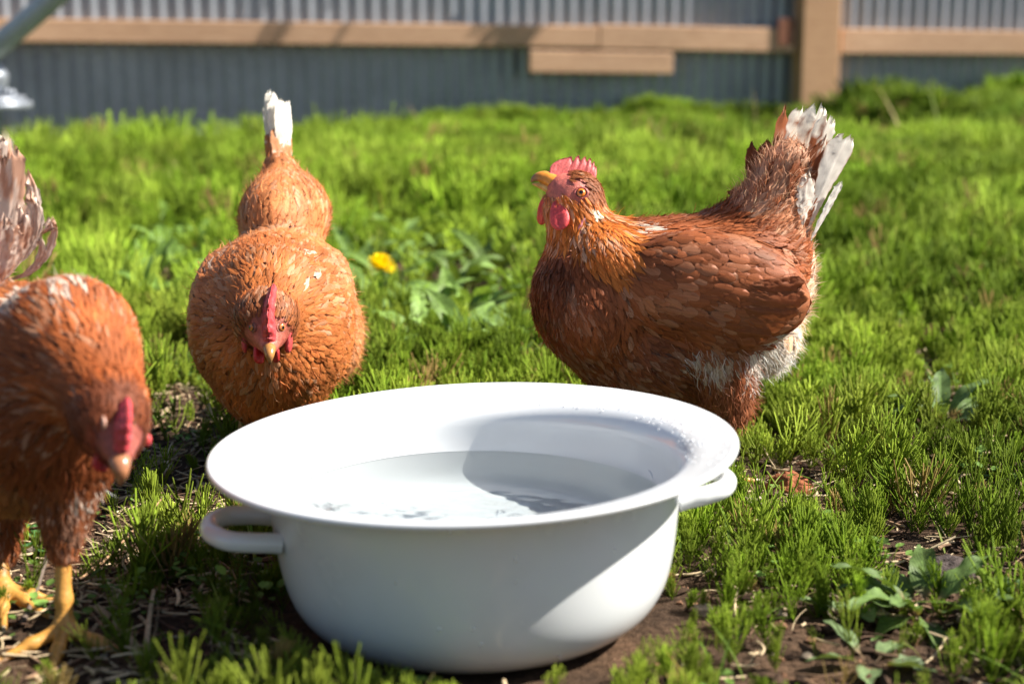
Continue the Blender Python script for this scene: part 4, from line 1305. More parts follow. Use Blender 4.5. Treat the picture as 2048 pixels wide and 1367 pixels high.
# ------------------------------------------------------------------ the setting
BASIN = np.array([-0.029, 1.379, 0.0])
def ground_z(x, y):
    x = np.asarray(x, float); y = np.asarray(y, float)
    z = (fbm2(x, y, 3.1, 3, 3) - .5) * .035 + (fbm2(x, y, 22, 8, 3) - .5) * .012
    d = np.sqrt((x - BASIN[0]) ** 2 + (y - BASIN[1]) ** 2)
    k = np.clip((d - .15) / .10, 0, 1); k = k * k * (3 - 2 * k)
    z = z * k
    dip = np.clip((y - 4.5) / 2.5, 0, 1) * np.clip((-.6 - x) / 1.0, 0, 1)      # the ground falls away at the left end of the wall
    return z - .004 - .035 * dip * dip * (3 - 2 * dip)

def axis_grid(lo, hi, step, far, growth=1.13):
    a = list(np.arange(lo, hi + 1e-9, step))
    s, x = step, hi
    while x < far: s *= growth; x += s; a.append(x)
    s, x = step, lo
    b = []
    while x > -far: s *= growth; x -= s; b.append(x)
    return np.array(b[::-1] + a)

def build_ground():
    xs = axis_grid(-1.25, 1.25, .011, 90)
    ys = axis_grid(.95, 3.0, .011, 90)
    X, Y = np.meshgrid(xs, ys, indexing='xy')
    x, y = X.ravel(), Y.ravel()
    z = ground_z(x, y)
    fine = (np.abs(x) < 1.3) & (y > .9) & (y < 3.1)
    z = z + np.where(fine, (fbm2(x, y, 75, 21, 2) - .5) * .007, 0)
    o = mk('ground', np.stack([x, y, z], 1), [grid_quads(len(ys), len(xs))], M_SOIL)
    tag(o, 'dark bare soil under the green ground cover', 'ground', kind='structure')

def frustum_points(n, y0, y1, margin, rng):
    """random ground points seen by the camera (plus a margin to each side)"""
    y = np.sqrt(rng.uniform(y0 ** 2, y1 ** 2, n))
    hw = y * .325 + margin
    x = rng.uniform(-1, 1, n) * hw
    return x, y, hw

def to_px(x, y, z=0.0):
    zz = z - CAM_H
    dep = y * CT - zz * ST
    up = y * ST + zz * CT
    return 1024 + F_PX * x / dep, 683.5 - F_PX * up / dep

# bare or thin places: (photo x, photo y, half sizes, remaining share)
THIN = [(890, 590, 180, 120, .14), (330, 575, 95, 80, .25), (1800, 1190, 120, 60, .3), (1885, 800, 120, 75, .22), (330, 730, 90, 45, .05), (370, 850, 90, 90, .12), (300, 990, 150, 110, .16), (90, 1150, 170, 110, .14), (250, 1280, 210, 80, .14), (430, 1230, 90, 120, .35), (150, 1380, 240, 130, .06),
        (470, 1345, 90, 30, .15), (1840, 680, 95, 36, .06), (1700, 655, 60, 20, .2), (1580, 985, 75, 50, .05), (1740, 860, 90, 34, .5), (1850, 1105, 150, 50, .5), (1470, 1110, 80, 60, .55), (1690, 1030, 70, 24, .6), (1950, 1150, 110, 50, .5), (1980, 1290, 120, 70, .65),
        (1560, 1220, 70, 60, .7), (700, 715, 70, 22, .25), (1040, 650, 40, 30, .3), (950, 690, 90, 18, .5), (1500, 900, 40, 60, .6), (1740, 1230, 130, 70, .55)]
def cover_share(x, y):
    px, py = to_px(x, y)
    s = np.ones(len(x))
    for cx, cy, rx, ry, v in THIN:
        d = np.sqrt(((px - cx) / rx) ** 2 + ((py - cy) / ry) ** 2) + (fbm2(x, y, 14, 51, 2) - .5) * .9
        k = np.clip((1.25 - d) / .5, 0, 1)
        s = s * (1 - k) + np.minimum(s, v) * k
    c = fbm2(x, y, 7.0, 31, 3)
    near = np.clip((2.6 - y) / 1.2, 0, 1)
    s = s * (1 - near * np.clip((.51 - c) * 7, 0, .88))
    d = np.sqrt((x - BASIN[0]) ** 2 + (y - BASIN[1]) ** 2)
    s[d < .180] = 0
    return s

def horsetail_proto(rng, near=True, sparse=False):
    """unit-height sprig of field horsetail: jointed stem with whorls of thin upright branches"""
    V, T, Q, Cc = [], [], [], []
    n = 0
    def stick(pts, r, c0, c1, k=3):
        nonlocal n
        pts = np.asarray(pts); m = len(pts)
        tdir = nrm(pts[-1] - pts[0]); s = nrm(np.cross(tdir, [.3, .5, .8])); b = np.cross(tdir, s)
        a = np.linspace(0, 2 * pi, k, endpoint=False)
        for i, p in enumerate(pts):
            rr = r * (1 - .25 * i / (m - 1))
            V.extend(p + s * np.cos(t) * rr + b * np.sin(t) * rr for t in a)
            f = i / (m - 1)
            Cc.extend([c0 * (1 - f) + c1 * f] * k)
        V.append(pts[-1] + tdir * r * 1.2); Cc.append(c1)
        for i in range(m - 1):
            for j in range(k):
                Q.append([n + i * k + j, n + i * k + (j + 1) % k, n + (i + 1) * k + (j + 1) % k, n + (i + 1) * k + j])
        for j in range(k): T.append([n + (m - 1) * k + j, n + (m - 1) * k + (j + 1) % k, n + m * k])
        n += m * k + 1
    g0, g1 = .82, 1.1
    lean = rng.normal(0, .16, 2)
    stem = np.array([[lean[0] * t * t, lean[1] * t * t, t] for t in np.linspace(0, 1, 5)])
    stick(stem, .016 if near else .022, g0, g1)
    nodes = rng.integers(6, 9) if near else 4
    if sparse: nodes = 4
    for w in range(nodes):
        t = (.06 + .80 * w / nodes if not sparse else .12 + .2 * w) + rng.normal(0, .015)
        p0 = np.array([lean[0] * t * t, lean[1] * t * t, t])
        nb = rng.integers(5, 9) if near else 5
        if sparse: nb = 4
        L = (.52 * (1 - t) + .15) * rng.uniform(.85, 1.15) * (1.5 if sparse else 1)
        ph = rng.random() * 6
        for j in range(nb):
            a = ph + 2 * pi * j / nb + rng.normal(0, .2)
            el = rad(rng.uniform(42, 72)); l = L * rng.uniform(.7, 1.15)
            o = np.array([cos(a), sin(a), 0])
            p1 = p0 + l * .45 * (o * cos(el) + np.array([0, 0, sin(el)]))
            e2 = el + rad(rng.uniform(6, 22))
            p2 = p1 + l * .55 * (o * cos(e2) + np.array([0, 0, sin(e2)]))
            stick([p0, p1, p2] if near else [p0, p2], .0150 if near else .018, g0, g1 * rng.uniform(.9, 1.12))
    return np.array(V), np.array(Q), np.array(T), np.array(Cc)

def scatter_plants(name, protos, x, y, h, tint, rng, mat, tilt=.14):
    idx = rng.integers(0, len(protos), len(x))
    z = ground_z(x, y)
    VV, QQ, TT, CC = [], [], [], []
    n = 0
    for k, (V, Q, T, c) in enumerate(protos):
        s = np.where(idx == k)[0]
        if not len(s): continue
        a = rng.uniform(0, 2 * pi, len(s)); ca, sa2 = np.cos(a), np.sin(a)
        hx = h[s] * rng.uniform(.7, 1.25, len(s))
        X = (V[None, :, 0] * ca[:, None] - V[None, :, 1] * sa2[:, None]) * hx[:, None]
        Yy = (V[None, :, 0] * sa2[:, None] + V[None, :, 1] * ca[:, None]) * hx[:, None]
        Z = V[None, :, 2] * h[s][:, None]
        tx, ty = rng.normal(0, tilt, (2, len(s)))
        P = np.stack([X + Z * tx[:, None] + x[s][:, None], Yy + Z * ty[:, None] + y[s][:, None], Z + z[s][:, None] - .002], -1)
        off = n + np.arange(len(s))[:, None, None] * len(V)
        VV.append(P.reshape(-1, 3).astype(np.float32))
        QQ.append((Q[None] + off).reshape(-1, 4)); TT.append((T[None] + off).reshape(-1, 3))
        CC.append((tint[s][:, None] * c[None, :, None]).reshape(-1, 3).astype(np.float32))
        n += len(s) * len(V)
    print(name, len(x), 'plants', n, 'verts')
    return mk(name, np.concatenate(VV), [np.concatenate(QQ), np.concatenate(TT)], mat, None, {'Col': np.clip(np.concatenate(CC), 0, 1)})

def green(n, x, y, rng, a=(.158, .25, .016), b=(.27, .337, .04), dry=.04):
    t = np.clip(fbm2(x, y, 5, 77, 2) * 1.6 - .3 + rng.normal(0, .2, n), 0, 1)[:, None]
    c = np.asarray(a) * (1 - t) + np.asarray(b) * t
    c = c * np.exp(rng.normal(0, .20, (n, 1)))
    c = c * np.interp(fbm2(x, y, 1.7, 45, 3), [.36, .64], [.62, 1.08])[:, None]
    d = rng.random(n) < dry
    c[d] = np.array([.30, .21, .07]) * rng.uniform(.6, 1.2, (int(d.sum()), 1))
    return c

def horsetails():
    rng = np.random.default_rng(5)
    P = [horsetail_proto(rng) for _ in range(8)] + [horsetail_proto(rng, True, True) for _ in range(6)]
    x, y, hw = frustum_points(12000, 1.02, 2.75, .26, rng)
    # grow in clumps
    cl = rng.random(len(x)) < .55
    j = rng.integers(0, len(x), len(x))
    x2 = np.where(cl, x[j // 7 * 7 % len(x)] + rng.normal(0, .020, len(x)), x); y2 = np.where(cl, y[j // 7 * 7 % len(x)] + rng.normal(0, .020, len(x)), y)
    x, y = x2, y2
    k = rng.random(len(x)) < cover_share(x, y)
    x, y = x[k], y[k]
    h = np.exp(rng.normal(math.log(.037), .27, len(x))) * (1 + .25 * (fbm2(x, y, 4, 9, 2) - .5)) * np.interp(y, [1.1, 1.6, 2.6], [.9, 1.0, 1.35])
    h = h * np.where(rng.random(len(x)) < .14, rng.uniform(1.3, 1.8, len(x)), 1.0)
    d = np.sqrt((x - BASIN[0]) ** 2 + (y - BASIN[1]) ** 2)
    h = np.minimum(h, .078)
    h = np.where(d < .29, np.minimum(h * .85, .046), h)
    h = np.where(d < .215, np.minimum(h, .026), h)
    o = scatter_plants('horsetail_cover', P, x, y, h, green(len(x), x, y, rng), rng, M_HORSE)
    tag(o, 'bright green field horsetail sprigs covering the ground around the basin', 'ground cover', kind='stuff')
    P = [horsetail_proto(rng, False) for _ in range(8)]
    x, y, hw = frustum_points(40000, 2.70, 8.7, .35, rng)
    k = rng.random(len(x)) < cover_share(x, y) * np.interp(fbm2(x, y, 2.2, 13, 3), [.34, .52], [.16, 1])
    x, y = x[k], y[k]
    k = y < 7.90 + np.tan(rad(16.0)) * x - .03
    x, y = x[k], y[k]
    h = np.interp(y, [2.7, 4, 6, 7.8], [.060, .10, .125, .125]) * rng.uniform(.55, 1.35, len(x)) * np.interp(fbm2(x, y, 1.9, 19, 3), [.33, .67], [.45, 1.55])
    px, py = to_px(x, y)
    h = np.minimum(h, .17) * np.interp(y, [4.5, 7], [1, 0]) * 1.0 + h * np.interp(y, [4.5, 7], [0, 1]) * np.interp(px, [350, 620, 900, 1500, 1750], [.22, .5, .75, .85, 1.1])
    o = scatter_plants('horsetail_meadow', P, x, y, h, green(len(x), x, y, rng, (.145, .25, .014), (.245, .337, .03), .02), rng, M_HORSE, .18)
    tag(o, 'taller green horsetail growing back to the iron wall', 'ground cover', kind='stuff')

def tall_sprigs():
    rng = np.random.default_rng(15)
    P = [horsetail_proto(rng, True, True) for _ in range(8)]
    x, y, hw = frustum_points(5200, 2.0, 5.6, .25, rng)
    k = rng.random(len(x)) < cover_share(x, y) * np.clip(fbm2(x, y, 3, 44, 2) * 3 - .9, .1, 1)
    x, y = x[k], y[k]
    h = np.interp(y, [2, 3, 5.6], [.065, .10, .155]) * rng.uniform(.65, 1.25, len(x))
    o = scatter_plants('tall_horsetail', P, x, y, h, green(len(x), x, y, rng, (.15, .25, .016), (.26, .345, .04), .05), rng, M_HORSE, .16)
    tag(o, 'tall single horsetail stems standing above the meadow', 'ground cover', kind='stuff')

def grass_blades():
    rng = np.random.default_rng(61)
    x, y, hw = frustum_points(34000, 1.02, 6.5, .25, rng)
    k = rng.random(len(x)) < np.clip(cover_share(x, y) * 1.1, .05, 1) * np.clip(fbm2(x, y, 5, 88, 2) * 2.2 - .5, .08, 1)
    k &= np.sqrt((x - BASIN[0]) ** 2 + (y - BASIN[1]) ** 2) > .215
    x, y = x[k], y[k]; n = len(x)
    L = np.exp(rng.normal(math.log(.042), .4, n)) * np.interp(y, [2, 4, 6], [1, 1.9, 2.3]); W = rng.uniform(.0007, .0017, n) * np.interp(y, [2, 5], [1, 1.6])
    a = rng.uniform(0, 2 * pi, n); el = rng.uniform(.7, 1.5, n); dr = rng.uniform(.2, 1.6, n)
    t = np.linspace(0, 1, 6)
    e = el[:, None] - dr[:, None] * t
    hx = np.cumsum(np.cos(e), 1) * L[:, None] / 5; hz = np.cumsum(np.sin(e), 1) * L[:, None] / 5
    hx -= hx[:, :1]; hz -= hz[:, :1]
    w = W[:, None] * np.array([.8, 1, 1, .85, .55, .05])
    z = ground_z(x, y)
    P = []
    for s_ in (-1, 0, 1):
        P.append(np.stack([x[:, None] + np.cos(a)[:, None] * hx - np.sin(a)[:, None] * w * s_, y[:, None] + np.sin(a)[:, None] * hx + np.cos(a)[:, None] * w * s_, z[:, None] + hz - (.0006 if s_ == 0 else 0)], -1))
    V = np.stack(P, 2)
    Q = (grid_quads(6, 3)[None] + np.arange(n)[:, None, None] * 18).reshape(-1, 4)
    kind = rng.random(n)
    c = np.where((kind < .62)[:, None], np.array([.12, .20, .03]), np.where((kind < .8)[:, None], np.array([.22, .27, .07]), np.array([.40, .31, .15]))) * np.exp(rng.normal(0, .25, (n, 1)))
    o = mk('grass_blades', V.reshape(-1, 3), [Q], M_HORSE, None, {'Col': np.repeat(np.clip(c, 0, 1), 18, 0)})
    tag(o, 'thin green and withered grass blades among the horsetail', 'grass', kind='stuff')
    # low small-leaved creeping weeds
    x, y, hw = frustum_points(9000, 1.02, 4.4, .2, rng)
    k = rng.random(len(x)) < np.clip((fbm2(x, y, 6, 99, 2) - .5) * 5, 0, 1)
    d = np.sqrt((x - BASIN[0]) ** 2 + (y - BASIN[1]) ** 2)
    k &= d > .195
    x, y = np.repeat(x[k], 4), np.repeat(y[k], 4); n = len(x)
    x = x + rng.normal(0, .008, n); y = y + rng.normal(0, .008, n)
    L = rng.uniform(.005, .013, n); a = rng.uniform(0, 2 * pi, n); tl = rng.uniform(-.2, .9, n)
    o = np.stack([np.cos(a) * np.cos(tl), np.sin(a) * np.cos(tl), np.sin(tl)], 1); s = np.stack([-np.sin(a), np.cos(a), 0 * a], 1)
    nn = np.cross(o, s); c0 = np.stack([x, y, ground_z(x, y) + rng.uniform(.006, .030, n)], 1)
    V = []
    for u, w in ((0, .1), (.25, .36), (.55, .45), (.8, .34), (1, .06)):
        for v in (-1, 0, 1):
            V.append(c0 + o * (L * u)[:, None] + s * (L * w * v)[:, None] + nn * (L * (.14 * abs(v) - .25 * u * u))[:, None])
    V = np.stack(V, 1)
    Q = (grid_quads(5, 3)[None] + np.arange(n)[:, None, None] * 15).reshape(-1, 4)
    c = np.array([.12, .205, .045]) * np.exp(rng.normal(0, .25, (n, 1)))
    o = mk('small_leaved_weeds', V.reshape(-1, 3), [Q], M_HORSE, None, {'Col': np.repeat(c, 15, 0)})
    tag(o, 'low creeping weeds with small oval leaves between the sprigs', 'ground cover', kind='stuff')

def shade_tree():
    # a tree standing outside the picture at right; its outer boughs throw the patches of shade on the wall
    rng = np.random.default_rng(90)
    org = np.array([5.2, 6.6, 0])
    root = empty('tree', org)
    tag(root, 'leafy tree beyond the right edge shading parts of the iron wall', 'tree')
    spots = [(215, 8, 1.9, .05, .10), (245, 16, 2.1, .045, .10), (105, 62, 2.2, .035, .07), (985, 25, 1.7, .05, .14), (1030, 60, 1.75, .05, .12), (1440, 20, 1.6, .05, .14), (1480, 5, 1.9, .05, .14), (2040, 60, 1.3, .05, .12), (560, -40, 2.0, .05, .1), (1850, -50, 1.7, .05, .1)]
    tr = MB(); cr = MB()
    top = org + np.array([-.3, .1, 2.6])
    loft(tr, [org - np.array([0, 0, .1]), org + np.array([0, 0, .8]), org + np.array([-.1, .05, 1.8]), top], [.15, .12, .10, .06], [.15, .12, .10, .06], (1, 0, 0), 12, (.16, .12, .08), 4)
    for px, py, t, rx, rz in spots:
        c = pix(px, py, 7.85 if px < 2000 else 7.8) + SUN_DIR * t
        mid = top * .5 + c * .5 + np.array([0, 0, .25])
        loft(tr, [org + np.array([-.15, .06, 2.1]), mid, c], [.03, .012, .004], [.03, .012, .004], (0, 1, 0), 7, (.16, .12, .08), 5)
        n = 110
        q = rng.normal(0, 1, (n, 3)); q = q / np.linalg.norm(q, axis=1, keepdims=True) * rng.random((n, 1)) ** .4
        q = c + q * np.array([rx * 1.3, rx, rz])
        u = nrm(rng.normal(0, 1, (n, 3))); v = nrm(np.cross(u, rng.normal(0, 1, (n, 3))))
        L = rng.uniform(.025, .045, (n, 1)); W = L * .4
        V = np.stack([q - u * L, q - v * W, q + u * L, q + v * W], 1)
        cr.add(V.reshape(-1, 3), np.arange(n * 4).reshape(-1, 4), None, np.repeat(np.array([.07, .12, .02]) * rng.uniform(.7, 1.3, (n, 1)), 4, 0))
    tr.build('trunk', M_STRAW, root); cr.build('crown', M_HORSE, root)

def litter():
    rng = np.random.default_rng(8)
    mb = MB()
    # straws and dead stalks
    N = 7500
    x, y, hw = frustum_points(N * 3, 1.02, 3.0, .2, rng)
    px, py = to_px(x, y)
    prob = .10 + .16 * (fbm2(x, y, 6, 3, 2) > .5)
    for cx, cy, rx, ry, v in THIN:
        kk = (((px - cx) / rx) ** 2 + ((py - cy) / ry) ** 2) < 1.3
        prob = np.where(kk, np.maximum(prob, .75 if cx < 600 else .38), prob)
    k = rng.random(len(x)) < prob
    d = np.sqrt((x - BASIN[0]) ** 2 + (y - BASIN[1]) ** 2)
    k &= d > .205
    x, y = x[k][:N], y[k][:N]; n = len(x)
    L = np.exp(rng.normal(math.log(.022), .55, n)); W = np.exp(rng.normal(math.log(.0011), .4, n))
    a = rng.uniform(0, 2 * pi, n)
    t = np.linspace(-.5, .5, 5)
    bend = rng.normal(0, .12, n)
    cx_ = x[:, None] + L[:, None] * (np.cos(a)[:, None] * t - np.sin(a)[:, None] * bend[:, None] * (t ** 2 * 4))
    cy_ = y[:, None] + L[:, None] * (np.sin(a)[:, None] * t + np.cos(a)[:, None] * bend[:, None] * (t ** 2 * 4))
    tilt = rng.normal(0, .16, n)
    z = ground_z(x, y)[:, None] + .003 + rng.random(n)[:, None] * .009 + L[:, None] * t * tilt[:, None]
    sx, sy = -np.sin(a), np.cos(a)
    V = []
    for s_, zz in ((-1, 0), (0, .8), (1, 0)):
        V.append(np.stack([cx_ + s_ * sx[:, None] * W[:, None], cy_ + s_ * sy[:, None] * W[:, None], z + zz * W[:, None]], -1))
    V.append(np.stack([cx_, cy_, z - .8 * W[:, None]], -1))
    V = np.stack(V, 2)                                  # n,5,4,3
    q = grid_quads(5, 4, True)
    Q = (q[None] + np.arange(n)[:, None, None] * 20).reshape(-1, 4)
    kind = rng.random(n)
    base = np.where((kind < .6)[:, None], np.array([.44, .34, .21]), np.where((kind < .8)[:, None], np.array([.20, .125, .075]), np.array([.10, .06, .04])))
    c = base * np.exp(rng.normal(0, .25, (n, 1)))
    mb.add(V.reshape(-1, 3), Q, None, np.repeat(c, 20, 0))
    tag(mb.build('straw_litter', M_STRAW), 'dry straw and stalks strewn on the soil', 'straw', kind='stuff')
    # crumbs of soil and bark
    mb = MB()
    N = 11000
    x, y, hw = frustum_points(N, 1.02, 2.9, .2, rng)
    d = np.sqrt((x - BASIN[0]) ** 2 + (y - BASIN[1]) ** 2)
    k = d > .185
    x, y = x[k], y[k]; n = len(x)
    r = np.minimum(np.exp(rng.normal(math.log(.0030), .6, n)), .0075)
    ico = np.array([[0, 0, 1], [.89, 0, .45], [.28, .85, .45], [-.72, .53, .45], [-.72, -.53, .45], [.28, -.85, .45], [.72, .53, -.45], [-.28, .85, -.45], [-.89, 0, -.45], [-.28, -.85, -.45], [.72, -.53, -.45], [0, 0, -1]])
    tri = np.array([[0, 1, 2], [0, 2, 3], [0, 3, 4], [0, 4, 5], [0, 5, 1], [1, 6, 2], [2, 7, 3], [3, 8, 4], [4, 9, 5], [5, 10, 1], [2, 6, 7], [3, 7, 8], [4, 8, 9], [5, 9, 10], [1, 10, 6], [6, 11, 7], [7, 11, 8], [8, 11, 9], [9, 11, 10], [10, 11, 6]])
    V = ico[None] * rng.uniform(.6, 1.35, (n, 12, 1)) * (r[:, None] * rng.uniform(.5, 1.8, (n, 3)) * np.array([1, 1, .7]))[:, None]
    V = V + np.stack([x, y, ground_z(x, y) + r * .4], 1)[:, None]
    T = (tri[None] + np.arange(n)[:, None, None] * 12).reshape(-1, 3)
    kind = rng.random(n)
    c = np.where((kind < .7)[:, None], np.array([.055, .034, .022]), np.where((kind < .9)[:, None], np.array([.16, .085, .05]), np.array([.34, .27, .2]))) * np.exp(rng.normal(0, .3, (n, 1)))
    mb.add(V.reshape(-1, 3), None, T, np.repeat(c, 12, 0))
    tag(mb.build('soil_crumbs', M_CLOD, None, False), 'crumbs of earth and bark lying on the soil', 'soil crumbs', kind='stuff')

def clod(px, py, rx, rz, col, label, seed, name='earth_clod', cat='clod'):
    g = ground_at(px, py); g[2] = ground_z(g[0], g[1])
    m = mpp(g[1], 0)
    b = Blend(.01)
    rng = np.random.default_rng(seed)
    for i in range(4):
        o = rng.normal(0, .35, 3) * np.array([1, 1, .3]) * rx * m
        b.ell('c', g + o + np.array([0, 0, rz * m * .4]), np.array([rx, rx * .9, rz]) * m * rng.uniform(.55, .85), rng.uniform(-20, 20), (0, 0, 1))
    V, Q = b.surface(max(.0022, rx * m / 14))
    d, n, w = b.eval(V)
    V = V + n * ((fbm(V * 130, seed, 4) - .5) * rx * m * .75)[:, None]
    c = np.asarray(col) * (.55 + .9 * fbm(V * 190, seed + 3, 3)[:, None])
    o = mk(name, V, [Q], M_CLOD, None, {'Col': c}, True, g)
    return tag(o, label, cat, 'earth clods')

def stick_thing(name, pts, r, col, label, cat, group=None):
    mb = MB()
    n = len(pts)
    loft(mb, pts, np.linspace(r, r * .6, n), np.linspace(r, r * .6, n), (0.1, 0.05, 1), 8, col, 8)
    o = mb.build(name, M_STRAW, None, True, np.asarray(pts[0]))
    return tag(o, label, cat, group)

def gp(px, py, h=0.0):
    g = ground_at(px, py); g[2] = ground_z(g[0], g[1]) + h
    return g

def leaf(mb, base, az, L, W, up, droop, col, rng, lobed=0.0, wav=.12, flat=0.0, stalk=.22):
    """one leaf rising from base: stalk, blade folded along the midrib, wavy rim"""
    R, C = 18, 9
    u = np.linspace(0, 1, R); v = np.linspace(-1, 1, C)
    el = up - droop * u ** 1.4
    ds = L / (R - 1)
    hx = np.concatenate([[0], np.cumsum(np.cos(el[:-1]) * ds)]); hz = np.concatenate([[0], np.cumsum(np.sin(el[:-1]) * ds)])
    o = np.array([cos(az), sin(az), 0]); s = np.array([-sin(az), cos(az), 0])
    side = rng.normal(0, .12)
    cen = base + o * hx[:, None] + np.array([0, 0, 1]) * hz[:, None] + s * (side * L * u ** 2)[:, None]
    ub = np.clip((u - stalk) / (1 - stalk), 0, 1)
    w = np.where(u < stalk, .07, np.maximum(np.sin(pi * np.clip(ub, 0, 1) ** .72) ** .75, .07)) * W
    if lobed: w = w * (1 - lobed * (.5 + .5 * np.sin(ub * 2 * pi * 4.2 + rng.random() * 6)) * (ub < .9))
    N = np.stack([-np.sin(el)[:, None] * o + np.cos(el)[:, None] * np.array([0, 0, 1])], 0)[0]
    ruff = wav * W * np.sin(u[:, None] * (16 + 6 * rng.random()) + np.sign(v)[None] * 1.3 + rng.random() * 6) * np.abs(v)[None] ** 1.6 * (ub[:, None] > 0)
    twist = rng.normal(0, .35)
    P = cen[:, None] + s * (v[None] * w[:, None])[..., None] + N[:, None] * (.30 * np.abs(v)[None] * w[:, None] + ruff + twist * v[None] * w[:, None] * u[:, None])[..., None]
    c = np.asarray(col) * np.exp(rng.normal(0, .12)) * (1 + .12 * (fbm(P.reshape(-1, 3) * 60, 5, 2)[:, None] - .5))
    stem = np.clip(1 - ub * 6, 0, 1)
    stem = np.repeat(stem, C)[:, None]
    c = c * (1 - stem) + np.array([.20, .13, .07]) * stem
    uv = np.stack([np.broadcast_to(u[:, None], (R, C)), np.broadcast_to(v[None], (R, C)), np.full((R, C), rng.random())], -1)
    mb.add(P, grid_quads(R, C), None, c, uv.reshape(-1, 3))

def weed(name, px, py, n, L, W, col, label, seed, cat='weed', lobed=0.0, up=(.5, 1.2), droop=(.6, 1.5), group='broad-leaved weeds', wav=.12, arcs=None, stalk=.22):
    g = gp(px, py)
    rng = np.random.default_rng(seed)
    mb = MB()
    for i in range(n):
        a = 2 * pi * (i + rng.uniform(-.3, .3)) / n if arcs is None else rad(arcs[i % len(arcs)] + rng.normal(0, 8))
        leaf(mb, g + np.array([cos(a), sin(a), 0]) * .004, a, L * rng.uniform(.65, 1.1), W * rng.uniform(.75, 1.15), rng.uniform(*up), rng.uniform(*droop), col, rng, lobed, wav, 0, stalk)
    o = mb.build(name, M_LEAF, None, True, g)
    return tag(o, label, cat, group)

